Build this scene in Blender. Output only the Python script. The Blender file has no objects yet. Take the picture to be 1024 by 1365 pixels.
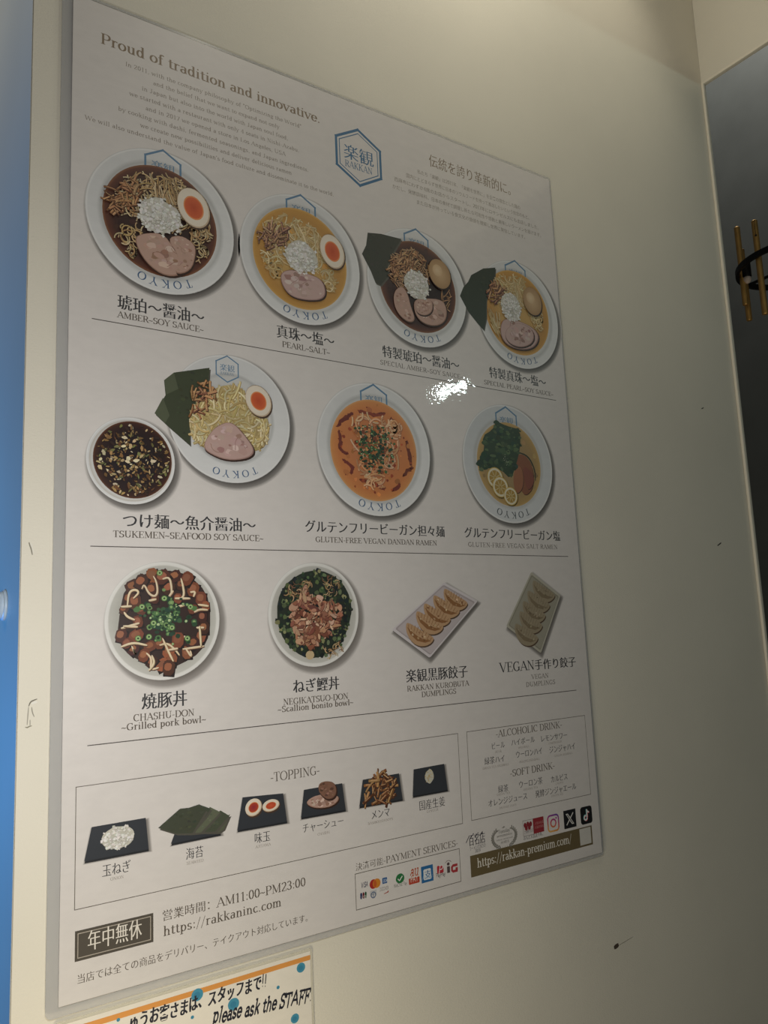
import bpy, math, random
import numpy as np
from mathutils import Matrix, Vector
SC = bpy.context.scene
COL = SC.collection
PI = math.pi
R_ = math.radians

# ---------------------------------------------------------------- frame of reference
# poster millimetres: x right, y down, z into the wall, (0,0) = top left corner of the printed sheet
CAMP = (-148.458, 570.660, -666.361)
AX = ((0.82676889, 0.04342179, -0.56086341), (0.04634751, 0.98836902, 0.1448399), (0.56062922, -0.14574372, 0.81514026))
FPX = 1065.23
def W(x, y, z=0.0):                      # poster mm -> world metres
    return Vector((x / 1000, z / 1000, 1.3 + (570.66 - y) / 1000))
def at(u, v):                            # point of the poster's plane seen at a spot of the photograph, in mm
    a, b = (u - 512) / FPX, (v - 682.5) / FPX
    d = [AX[0][i] * a + AX[1][i] * b + AX[2][i] for i in range(3)]
    k = -CAMP[2] / d[2]
    return (CAMP[0] + k * d[0], CAMP[1] + k * d[1])
def ray(u, v, dist):                     # world point along a sight line
    a, b = (u - 512) / FPX, (v - 682.5) / FPX
    d = Vector([AX[0][i] * a + AX[1][i] * b + AX[2][i] for i in range(3)]).normalized() * dist * 1000
    return W(CAMP[0] + d[0], CAMP[1] + d[1], CAMP[2] + d[2])
def wv(r): return Vector((r[0], r[2], -r[1]))

# ---------------------------------------------------------------- camera, light, exposure
cam = bpy.data.cameras.new('camera'); cam_o = bpy.data.objects.new('camera', cam); COL.objects.link(cam_o)
cam.sensor_fit = 'VERTICAL'; cam.sensor_height = 36; cam.sensor_width = 36
cam.lens = FPX * 36 / 1365; cam.clip_start = 0.02
rx, up, bk = wv(AX[0]), -wv(AX[1]), -wv(AX[2])
M = Matrix((rx, up, bk)).transposed().to_4x4(); M.translation = W(*CAMP)
cam_o.matrix_world = M
SC.camera = cam_o
SC.view_settings.view_transform = 'Standard'; SC.view_settings.look = 'None'
SC.view_settings.exposure = 0.0; SC.view_settings.gamma = 1.0
SC.view_settings.use_curve_mapping = False

world = bpy.data.worlds.new('world'); SC.world = world; world.use_nodes = True
world.node_tree.nodes['Background'].inputs[0].default_value = (1.0, 0.95, 0.86, 1)
world.node_tree.nodes['Background'].inputs[1].default_value = 0.05

def lamp(name, kind, loc, power, color, size, target=None, spread=None):
    l = bpy.data.lights.new(name, kind); o = bpy.data.objects.new(name, l); COL.objects.link(o)
    o.location = loc; l.energy = power; l.color = color
    if kind == 'AREA':
        l.shape = 'DISK'; l.size = size
        if spread: l.spread = spread
    else: l.shadow_soft_size = size
    if target is not None:
        o.rotation_euler = (Vector(target) - Vector(loc)).to_track_quat('-Z', 'Y').to_euler()
    return o
TUBE_TILT = 14
WARM = (1.0, 0.92, 0.76)
lamp('left_light', 'POINT', W(-48, 585, -390), 4.3, (1.0, 0.97, 0.94), 0.03)  # unseen light on the left, fitted to the wall's brightness
lamp('low_left_light', 'POINT', W(-20, 1100, -200), 2.8, (1.0, 0.87, 0.62), 0.05)  # unseen warm light low on the left, fitted to the wall below the poster
lamp('ceiling_downlight', 'POINT', W(400, -400, -200), 1.3, WARM, 0.03)
lamp('ceiling_globe', 'POINT', W(300, -425, -400), 2.05, WARM, 0.03)
o = lamp('corner_fill', 'SPOT', W(700, -620, -260), 2.2, WARM, 0.03, target=W(650, -250, 0))  # added fill spot, brightens the back wall near the upper right corner
o.data.spot_size = R_(72); o.data.spot_blend = .8
_p = at(602, 519)                        # where the small tilted tube in the next room mirrors in the laminate
_k = 2.3; _l = (CAMP[0] + (_p[0] - CAMP[0]) * (1 + _k), CAMP[1] + (_p[1] - CAMP[1]) * (1 + _k), CAMP[2] * _k)
o = lamp('tube_in_next_room', 'AREA', W(*_l), 1.5, (0.74, 1.0, 0.96), .2, target=W(_p[0], _p[1], 0))
o.data.shape = 'RECTANGLE'; o.data.size = .115; o.data.size_y = .030
o.rotation_euler.rotate_axis('Z', R_(TUBE_TILT))
lamp('wall_end_blue_fill', 'POINT', W(-530, 700, 420), 18, (0.06, 0.36, 1.0), 0.1)  # added unseen fill, turns the lower part of the grey wall end blue
lamp('wall_end_warm_fill', 'POINT', W(-480, -300, 250), 4.2, (1.0, 0.93, 0.72), 0.1)  # added unseen fill, lifts the top of the wall end
lamp('next_room_light', 'POINT', W(2350, -2400, 800), 72, (1.0, 0.97, 0.88), 0.2)
lamp('far_room_fill', 'POINT', W(1750, 600, 300), 3.2, (1.0, 0.86, 0.62), 0.1)  # added fill for the dark room; the pendant itself gives no light

# ---------------------------------------------------------------- materials
def lin(c):
    if isinstance(c, str):
        c = c.lstrip('#'); c = [int(c[i:i + 2], 16) / 255 for i in (0, 2, 4)]
    return tuple(((v + .055) / 1.055) ** 2.4 if v > .04045 else v / 12.92 for v in c)
def mat(name): 
    m = bpy.data.materials.new(name); m.use_nodes = True
    n = m.node_tree.nodes; return m, n, m.node_tree.links, n['Principled BSDF']
def pos_noise(n, l, scale, detail=3, rough=.5, stretch=None):
    g = n.new('ShaderNodeNewGeometry'); t = n.new('ShaderNodeTexNoise')
    t.inputs['Scale'].default_value = scale; t.inputs['Detail'].default_value = detail; t.inputs['Roughness'].default_value = rough
    if stretch:
        mp = n.new('ShaderNodeMapping'); mp.inputs['Scale'].default_value = stretch
        l.new(g.outputs['Position'], mp.inputs['Vector']); l.new(mp.outputs['Vector'], t.inputs['Vector'])
    else: l.new(g.outputs['Position'], t.inputs['Vector'])
    return t
def simple(name, c, rough=.6, metal=0, spec=.5, noise=0.0, nscale=40, bump=0, bscale=200):
    m, n, l, b = mat(name)
    b.inputs['Base Color'].default_value = (*lin(c), 1); b.inputs['Roughness'].default_value = rough
    b.inputs['Metallic'].default_value = metal; b.inputs['Specular IOR Level'].default_value = spec
    if noise:
        t = pos_noise(n, l, nscale); r = n.new('ShaderNodeValToRGB')
        c0 = lin(c); r.color_ramp.elements[0].color = (*[v * (1 - noise) for v in c0], 1); r.color_ramp.elements[1].color = (*[min(1, v * (1 + noise)) for v in c0], 1)
        r.color_ramp.elements[0].position = .3; r.color_ramp.elements[1].position = .7
        l.new(t.outputs['Fac'], r.inputs['Fac']); l.new(r.outputs['Color'], b.inputs['Base Color'])
    if bump:
        t = pos_noise(n, l, bscale, 4, .6); bp = n.new('ShaderNodeBump'); bp.inputs['Strength'].default_value = bump; bp.inputs['Distance'].default_value = .001
        l.new(t.outputs['Fac'], bp.inputs['Height']); l.new(bp.outputs['Normal'], b.inputs['Normal'])
    return m
def print_material(name, coat, coat_rough, bump):
    m, n, l, b = mat(name)
    a = n.new('ShaderNodeAttribute'); a.attribute_name = 'ink'
    t = pos_noise(n, l, 55, 5, .65, (1, 1, 2.2)); r = n.new('ShaderNodeMapRange')
    r.inputs['From Min'].default_value = .3; r.inputs['From Max'].default_value = .7
    r.inputs['To Min'].default_value = .955; r.inputs['To Max'].default_value = 1.02
    l.new(t.outputs['Fac'], r.inputs['Value'])
    mx = n.new('ShaderNodeVectorMath'); mx.operation = 'SCALE'
    l.new(a.outputs['Color'], mx.inputs[0]); l.new(r.outputs['Result'], mx.inputs['Scale'])
    l.new(mx.outputs['Vector'], b.inputs['Base Color'])
    b.inputs['Roughness'].default_value = .44; b.inputs['Specular IOR Level'].default_value = .6
    b.inputs['Coat Weight'].default_value = coat; b.inputs['Coat Roughness'].default_value = coat_rough
    if bump:
        t1 = pos_noise(n, l, 260, 1, .5); t2 = pos_noise(n, l, 45, 2, .5)
        ma = n.new('ShaderNodeMath'); ma.operation = 'MULTIPLY_ADD'; ma.inputs[1].default_value = 3.0
        l.new(t2.outputs['Fac'], ma.inputs[0]); l.new(t1.outputs['Fac'], ma.inputs[2])
        bp = n.new('ShaderNodeBump'); bp.inputs['Strength'].default_value = 1; bp.inputs['Distance'].default_value = bump
        l.new(ma.outputs['Value'], bp.inputs['Height']); l.new(bp.outputs['Normal'], b.inputs['Coat Normal'])
    return m
M_INK = print_material('laminated_print', .9, .02, .00004)
M_NOTE = print_material('laminated_note', .5, .25, .00003)

def film_material(name, dens, c):
    m, n, l, b = mat(name)
    b.inputs['Base Color'].default_value = (*lin(c), 1); b.inputs['Roughness'].default_value = .18
    tr = n.new('ShaderNodeBsdfTransparent'); mx = n.new('ShaderNodeMixShader'); mx.inputs[0].default_value = dens
    l.new(tr.outputs[0], mx.inputs[1]); l.new(b.outputs[0], mx.inputs[2]); l.new(mx.outputs[0], n['Material Output'].inputs['Surface'])
    return m
M_FILM = film_material('clear_laminate', .38, '#cbccce')

def wall_material():
    m, n, l, b = mat('cream_vinyl_wall')
    t = pos_noise(n, l, 3.0, 4, .55); r = n.new('ShaderNodeValToRGB'); c0 = lin('#e9e4d4')
    r.color_ramp.elements[0].color = (*[v * .95 for v in c0], 1); r.color_ramp.elements[1].color = (*[v * 1.03 for v in c0], 1)
    r.color_ramp.elements[0].position = .35; r.color_ramp.elements[1].position = .65
    l.new(t.outputs['Fac'], r.inputs['Fac']); l.new(r.outputs['Color'], b.inputs['Base Color'])
    b.inputs['Roughness'].default_value = .62; b.inputs['Specular IOR Level'].default_value = .3
    v = n.new('ShaderNodeTexVoronoi'); v.feature = 'DISTANCE_TO_EDGE'; v.inputs['Scale'].default_value = 420
    w = pos_noise(n, l, 900, 2); g = n.new('ShaderNodeNewGeometry')
    mp = n.new('ShaderNodeMapping'); mp.inputs['Scale'].default_value = (.55, 1, 1.25)
    l.new(g.outputs['Position'], mp.inputs['Vector']); l.new(mp.outputs['Vector'], v.inputs['Vector'])
    ad = n.new('ShaderNodeMath'); l.new(v.outputs['Distance'], ad.inputs[0]); l.new(w.outputs['Fac'], ad.inputs[1])
    bp = n.new('ShaderNodeBump'); bp.inputs['Strength'].default_value = .35; bp.inputs['Distance'].default_value = .0004
    l.new(ad.outputs[0], bp.inputs['Height']); l.new(bp.outputs['Normal'], b.inputs['Normal'])
    return m
M_WALL = wall_material()
M_TRIM = simple('pale_trim', '#f0ead9', .4)
M_DARK = simple('charcoal_wall', '#4b4e4d', .7, noise=.12, nscale=6)
M_FLOOR = simple('grey_floor', '#77736b', .6, noise=.1, nscale=5)
M_BRASS = simple('satin_brass', '#c79f60', .45, .75, noise=.15, nscale=30)
M_BLACK = simple('black_metal', '#1b1c1e', .45, .6)
M_BULB = simple('frosted_bulb', '#d9c8c0', .3)
M_BLUE = simple('blue_plastic', '#4f86b8', .4)
M_PALE = simple('pale_blue_enamel', '#c9dcec', .35)
M_HOLE = simple('dark_scuff', '#4a3f33', .8)
M_GOUGE = simple('torn_white_vinyl', '#f0ece0', .8, bump=.5, bscale=600)
M_RETURN = simple('painted_return', '#b9b5a8', .5, noise=.05, nscale=4)

# ---------------------------------------------------------------- object helpers
def mesh_obj(name, verts, faces, m, parent=None, cols=None, smooth=False):
    me = bpy.data.meshes.new(name); me.from_pydata([tuple(v) for v in verts], [], faces); me.update()
    if cols is not None:
        ca = me.color_attributes.new('ink', 'FLOAT_COLOR', 'POINT')
        ca.data.foreach_set('color', np.array([(*c, 1.0) for c in cols], np.float32).ravel())
    if smooth: me.polygons.foreach_set('use_smooth', [True] * len(me.polygons))
    me.materials.append(m)
    o = bpy.data.objects.new(name, me); COL.objects.link(o)
    if parent is not None: adopt(o, parent)
    return o
def adopt(o, parent):
    o.parent = parent
    p = parent; loc = Vector((0, 0, 0))
    while p is not None: loc += p.location; p = p.parent
    o.location = -loc if not o.get('placed') else o.location
def empty(name, loc, label, cat, group=None):
    o = bpy.data.objects.new(name, None); COL.objects.link(o); o.location = loc; o.empty_display_size = .05
    return tag(o, label, cat, group)
def tag(o, label=None, cat=None, group=None, kind=None):
    for k, v in (('label', label), ('category', cat), ('group', group), ('kind', kind)):
        if v: o[k] = v
    return o
def box(x0, x1, y0, y1, z0, z1):         # world metres
    v = [(x, y, z) for x in (x0, x1) for y in (y0, y1) for z in (z0, z1)]
    f = [(0, 1, 3, 2), (4, 6, 7, 5), (0, 4, 5, 1), (2, 3, 7, 6), (0, 2, 6, 4), (1, 5, 7, 3)]
    return v, f
def tube(p0, p1, r, n=20, caps=True, r1=None):
    p0, p1 = Vector(p0), Vector(p1); d = (p1 - p0).normalized(); a = d.orthogonal().normalized(); b = d.cross(a)
    r1 = r if r1 is None else r1; bev = min(r * .15, .002); L = (p1 - p0).length
    prof = [(0, r - bev), (bev, r), (L - bev, r1), (L, r1 - bev)]
    v, f = [], []
    for h, q in prof: v += [p0 + d * h + (a * math.cos(2 * PI * i / n) + b * math.sin(2 * PI * i / n)) * q for i in range(n)]
    for k in range(len(prof) - 1):
        f += [(k * n + i, k * n + (i + 1) % n, (k + 1) * n + (i + 1) % n, (k + 1) * n + i) for i in range(n)]
    if caps: f += [tuple(range(n - 1, -1, -1)), tuple(range(3 * n, 4 * n))]
    return v, f
def merge(parts):
    V, F = [], []
    for v, f in parts:
        k = len(V); V += list(v); F += [tuple(i + k for i in q) for q in f]
    return V, F

# ---------------------------------------------------------------- the setting
WY = .004                                # wall face, 4 mm behind the printed sheet
XL, XR = -.0316, .9762
ZTOP = 1.3 + (570.66 + 283.2) / 1000     # top of the opening
# wall carrying the poster, with a softly rounded inner corner running into the right-hand wall above the opening
v, f = box(XL, XR + .012, WY, WY + .09, 0, 2.9)
tag(mesh_obj('wall_back', v, f, M_WALL), kind='structure')
v, f = box(XR, XR + .012, WY - 1.9, WY - .0003, ZTOP + .004, 2.9)
tag(mesh_obj('wall_right', v, f, M_WALL), kind='structure')
v, f = merge([box(XR - .0005, XR + .003, WY - .0042, WY - .0002, 0, ZTOP), box(XR - .0005, XR + .003, WY - 1.9, WY - .0002, ZTOP, ZTOP + .004)])
tag(mesh_obj('trim_1', v, f, M_TRIM), kind='structure')
v, f = box(2.9, 2.96, -3.2, 3.0, 0, 4.6); tag(mesh_obj('wall_far', v, f, M_DARK), kind='structure')
v, f = box(XR + .012, 2.9, 2.9, 2.96, 0, 4.6); tag(mesh_obj('wall_side', v, f, M_DARK), kind='structure')
v, f = box(-2.2, 3.0, -3.2, 3.0, -.05, 0); tag(mesh_obj('floor', v, f, M_FLOOR), kind='structure')
v, f = box(XR + .012, 3.0, -3.2, 3.0, 4.6, 4.65); tag(mesh_obj('ceiling', v, f, M_DARK), kind='structure')
# painted end of the wall, turning away at the left
v, f = box(XL - .0008, XL - .0001, WY + .0006, WY + .7, 0, 2.9)
tag(mesh_obj('wall_left', v, f, M_RETURN), kind='structure')

# ---------------------------------------------------------------- lettering
# a small roman face drawn with a broad pen: thick uprights, thin horizontals, bracketless serifs
# 'x,y x,y' stroke; leading '-' hairline; 'o cx,cy,rx,ry,a0,a1' arc; 's x,y' serif; 'd x,y' dot   (units 1/100 em)
GL = {
'A': (70, "-6,0 35,70;35,70 64,0;-18,23 52,23;s6,0;s64,0"),
'B': (63, "15,0 15,70;-5,70 35,70;o35,53,17,17,90,-90;-15,36 35,36;o37,18,20,18,90,-90;-5,0 37,0"),
'C': (68, "o37,35,30,35,50,310;-57,70 57,50"),
'D': (73, "16,0 16,70;-6,70 34,70;-6,0 34,0;o34,35,32,35,90,-90"),
'E': (61, "15,0 15,70;-5,70 53,70;-5,0 55,0;-15,36 40,36;-53,70 53,56;-55,0 55,15;-40,44 40,28"),
'F': (57, "15,0 15,70;-5,70 52,70;-15,36 40,36;-52,70 52,55;-40,44 40,28;s15,0"),
'G': (72, "o37,35,30,35,50,315;58,28 58,5;s58,29;-57,70 57,51"),
'H': (76, "15,0 15,70;60,0 60,70;-15,36 60,36;s15,0;s15,70;s60,0;s60,70"),
'I': (34, "17,0 17,70;s17,0;s17,70"),
'J': (45, "28,70 28,12;o16,12,12,13,0,-150;s28,70"),
'K': (71, "15,0 15,70;-15,27 57,70;28,40 60,0;s15,0;s15,70;s57,70;s61,0"),
'L': (58, "15,0 15,70;-5,0 53,0;-53,0 53,17;s15,70"),
'M': (88, "-14,0 14,70;15,70 44,4;-44,4 73,70;73,70 73,0;s14,0;s73,0;-4,70 15,70;-73,70 83,70"),
'N': (74, "-14,0 14,70;14,70 60,2;-60,0 60,70;s14,0;s60,70;-4,70 14,70"),
'O': (76, "o38,35,32,35,0,360"),
'P': (59, "15,0 15,70;-5,70 35,70;o35,51,18,19,90,-90;-15,32 35,32;s15,0"),
'Q': (76, "o38,35,32,35,0,360;40,2 60,-14"),
'R': (68, "15,0 15,70;-5,70 35,70;o35,52,18,18,90,-90;-15,34 35,34;34,34 60,0;s15,0;s62,0"),
'S': (55, "o28,53,18,17,40,270;o27,18,20,18,90,-150;-47,70 47,54;-8,0 8,17"),
'T': (62, "31,0 31,70;-5,70 57,70;-5,70 5,55;-57,70 57,55;s31,0"),
'U': (74, "15,70 15,24;o37,24,22,24,180,360;-59,24 59,70;s15,70;s59,70"),
'V': (70, "7,70 36,0;-36,0 64,70;s7,70;s64,70"),
'W': (98, "6,70 28,0;-28,0 48,66;48,66 70,0;-70,0 92,70;s6,70;s92,70"),
'X': (70, "9,70 60,0;-60,70 9,0;s9,70;s60,0;s60,70;s9,0"),
'Y': (67, "7,70 34,34;-34,34 61,70;34,34 34,0;s7,70;s61,70;s34,0"),
'Z': (60, "-8,70 54,70;54,70 8,0;-8,0 55,0;-8,70 8,56;-55,0 55,14"),
'a': (47, "o23,33,13,12,150,0;36,33 36,4;-36,3 44,2;o22,13,14,13,0,360"),
'b': (53, "13,72 13,0;o28,23,16,23,0,360;-4,72 13,72"),
'c': (44, "o25,23,18,23,50,320"),
'd': (53, "40,72 40,0;o24,23,16,23,0,360;-30,72 40,72;-40,0 49,0"),
'e': (46, "o24,23,18,23,0,318;-7,25 42,25"),
'f': (33, "15,0 15,58;o25,58,10,14,180,40;-4,46 28,46;s15,0"),
'g': (48, "o23,31,14,15,0,360;o23,-8,17,11,0,360;-14,18 12,5;-12,5 34,3;-34,42 45,46"),
'h': (55, "13,0 13,72;o28,28,14,18,180,0;42,28 42,0;s13,0;s42,0;-4,72 13,72"),
'i': (28, "14,0 14,46;s14,0;-5,46 14,46;d14,64"),
'j': (28, "16,46 16,-8;o6,-8,10,12,0,-140;d16,64"),
'k': (52, "13,0 13,72;-13,18 40,46;24,28 44,0;s13,0;s45,0;s40,46;-4,72 13,72"),
'l': (28, "14,0 14,72;s14,0;-5,72 14,72"),
'm': (82, "13,0 13,46;o27,30,13,16,180,0;40,30 40,0;o54,30,13,16,180,0;67,30 67,0;s13,0;s40,0;s67,0;-4,46 13,46"),
'n': (55, "13,0 13,46;o28,29,14,17,180,0;42,29 42,0;s13,0;s42,0;-4,46 13,46"),
'o': (50, "o25,23,19,23,0,360"),
'p': (53, "13,46 13,-20;o28,23,16,23,0,360;s13,-20;-4,46 13,46"),
'q': (53, "40,46 40,-20;o24,23,16,23,0,360;s40,-20"),
'r': (39, "13,0 13,46;o26,30,13,16,180,50;s13,0;-4,46 13,46"),
's': (41, "o20,34,12,12,30,270;o20,11,13,11,90,-160"),
't': (33, "15,60 15,10;o24,10,9,10,180,320;-4,46 29,46"),
'u': (55, "13,46 13,16;o27,16,14,16,180,360;41,46 41,0;-4,46 13,46;-32,46 41,46;-41,0 49,0"),
'v': (50, "6,46 25,0;-25,0 45,46;s6,46;s45,46"),
'w': (72, "6,46 21,0;-21,0 36,44;36,44 51,0;-51,0 66,46;s6,46;s66,46"),
'x': (50, "8,46 42,0;-42,46 8,0;s8,46;s42,0;s42,46;s8,0"),
'y': (50, "6,46 26,0;-45,46 20,-16;o14,-14,6,6,0,-150;s6,46;s45,46"),
'z': (44, "-6,46 38,46;38,46 6,0;-6,0 40,0;-6,46 6,36;-40,0 40,10"),
'0': (52, "o26,35,18,35,0,360"), '1': (46, "24,0 24,70;-10,60 24,70;s24,0"),
'2': (52, "o26,52,17,18,160,-30;40,42 9,2;-9,0 46,0;-46,0 46,14"),
'3': (52, "o24,53,15,17,150,-90;o24,18,18,18,90,-160"), '4': (52, "-36,70 5,20;-5,20 47,20;36,70 36,0;s36,0"),
'5': (52, "-14,70 14,38;-14,68 43,68;o24,22,18,22,130,-155"), '6': (52, "o27,21,17,21,0,360;o38,30,28,40,95,190"),
'7': (50, "-7,68 45,68;45,68 20,0;-7,68 7,56"), '8': (52, "o26,53,14,17,0,360;o26,18,17,18,0,360"),
'9': (52, "o25,49,17,21,0,360;o14,40,28,40,5,-85"),
'.': (24, "d12,3"), ',': (24, "d12,3;-14,2 9,-12"), ':': (26, "d13,6;d13,40"), '-': (34, "-6,25 28,25;-6,27 28,27"),
'~': (48, "o14,24,9,6,180,10;o31,28,9,6,190,360"), '/': (36, "-3,-12 33,74"), '"': (34, "12,72 10,54;24,72 22,54"), "'": (20, "10,72 8,54"),
'!': (30, "15,72 14,22;d14,3"), '(': (30, "o34,28,20,46,130,230"), ')': (30, "o-4,28,20,46,50,-50"), '*': (30, "15,60 15,40;-6,55 24,45;-6,45 24,55"),
}
def hull(ps):
    ps = sorted(set((round(a, 4), round(b, 4)) for a, b in ps))
    if len(ps) < 3: return ps
    def half(it):
        h = []
        for p in it:
            while len(h) > 1 and (h[-1][0] - h[-2][0]) * (p[1] - h[-2][1]) - (h[-1][1] - h[-2][1]) * (p[0] - h[-2][0]) <= 0: h.pop()
            h.append(p)
        return h[:-1]
    return half(ps) + half(ps[::-1])
_gc = {}
def glyph(ch, wt=1.0, mono=False, fine=True):        # -> advance, list of convex polygons (em units, y up)
    k = (ch, wt, mono, fine)
    if k in _gc: return _gc[k]
    adv, spec = GL[ch]
    pw, ph = (4.3 * wt, 1.5 * max(wt, 1)) if not mono else (3.6 * wt, 3.6 * wt)
    hw, hh = (1.7 * max(wt, .9), 1.5 * max(wt, .9)) if not mono else (pw, ph)
    ns = 8 if fine else 4
    pen = [(math.cos(2 * PI * (i + .5) / ns) * 1.08, math.sin(2 * PI * (i + .5) / ns) * 1.08) for i in range(ns)]
    out = []
    def stroke(pts, a, b):
        for (x0, y0), (x1, y1) in zip(pts, pts[1:]):
            out.append(hull([(x0 + c * a, y0 + s * b) for c, s in pen] + [(x1 + c * a, y1 + s * b) for c, s in pen]))
    for cmd in spec.split(';'):
        c = cmd[0]
        if c == 's':
            if mono: continue
            x, y = map(float, cmd[1:].split(',')); stroke([(x - 10, y), (x + 10, y)], hw, hh)
        elif c == 'd':
            x, y = map(float, cmd[1:].split(',')); r = 5.5 if not mono else 4.5
            out.append([(x + r * math.cos(2 * PI * i / 8), y + r * math.sin(2 * PI * i / 8)) for i in range(8)])
        elif c == 'o':
            cx, cy, rx_, ry_, a0, a1 = map(float, cmd[1:].split(','))
            m = max(3, int(abs(a1 - a0) / (20 if fine else 40)))
            stroke([(cx + rx_ * math.cos(R_(a0 + (a1 - a0) * i / m)), cy + ry_ * math.sin(R_(a0 + (a1 - a0) * i / m))) for i in range(m + 1)], pw, ph)
        else:
            thin = c == '-' and not (len(cmd) > 1 and mono and False)
            body = cmd[1:] if thin else cmd
            pts = [tuple(map(float, q.split(','))) for q in body.split()]
            stroke(pts, hw if thin else pw, hh if thin else ph)
    out = [[(x / 100, y / 100) for x, y in p] for p in out]
    _gc[k] = (adv / 100, out); return _gc[k]
_kc = {}
def kanji(ch, thin=-.012):                           # outline of one Japanese character from Blender's built-in typeface
    k = (ch, thin)
    if k in _kc: return _kc[k]
    cu = bpy.data.curves.new('glyph', 'FONT'); cu.body = ch; cu.offset = thin; cu.resolution_u = 3
    ob = bpy.data.objects.new('glyph', cu); COL.objects.link(ob)
    me = bpy.data.meshes.new_from_object(ob.evaluated_get(bpy.context.evaluated_depsgraph_get()))
    r = ([(v.co.x, v.co.y) for v in me.vertices], [tuple(p.vertices) for p in me.polygons])
    bpy.data.meshes.remove(me); bpy.data.objects.remove(ob); bpy.data.curves.remove(cu)
    _kc[k] = r; return r

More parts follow.
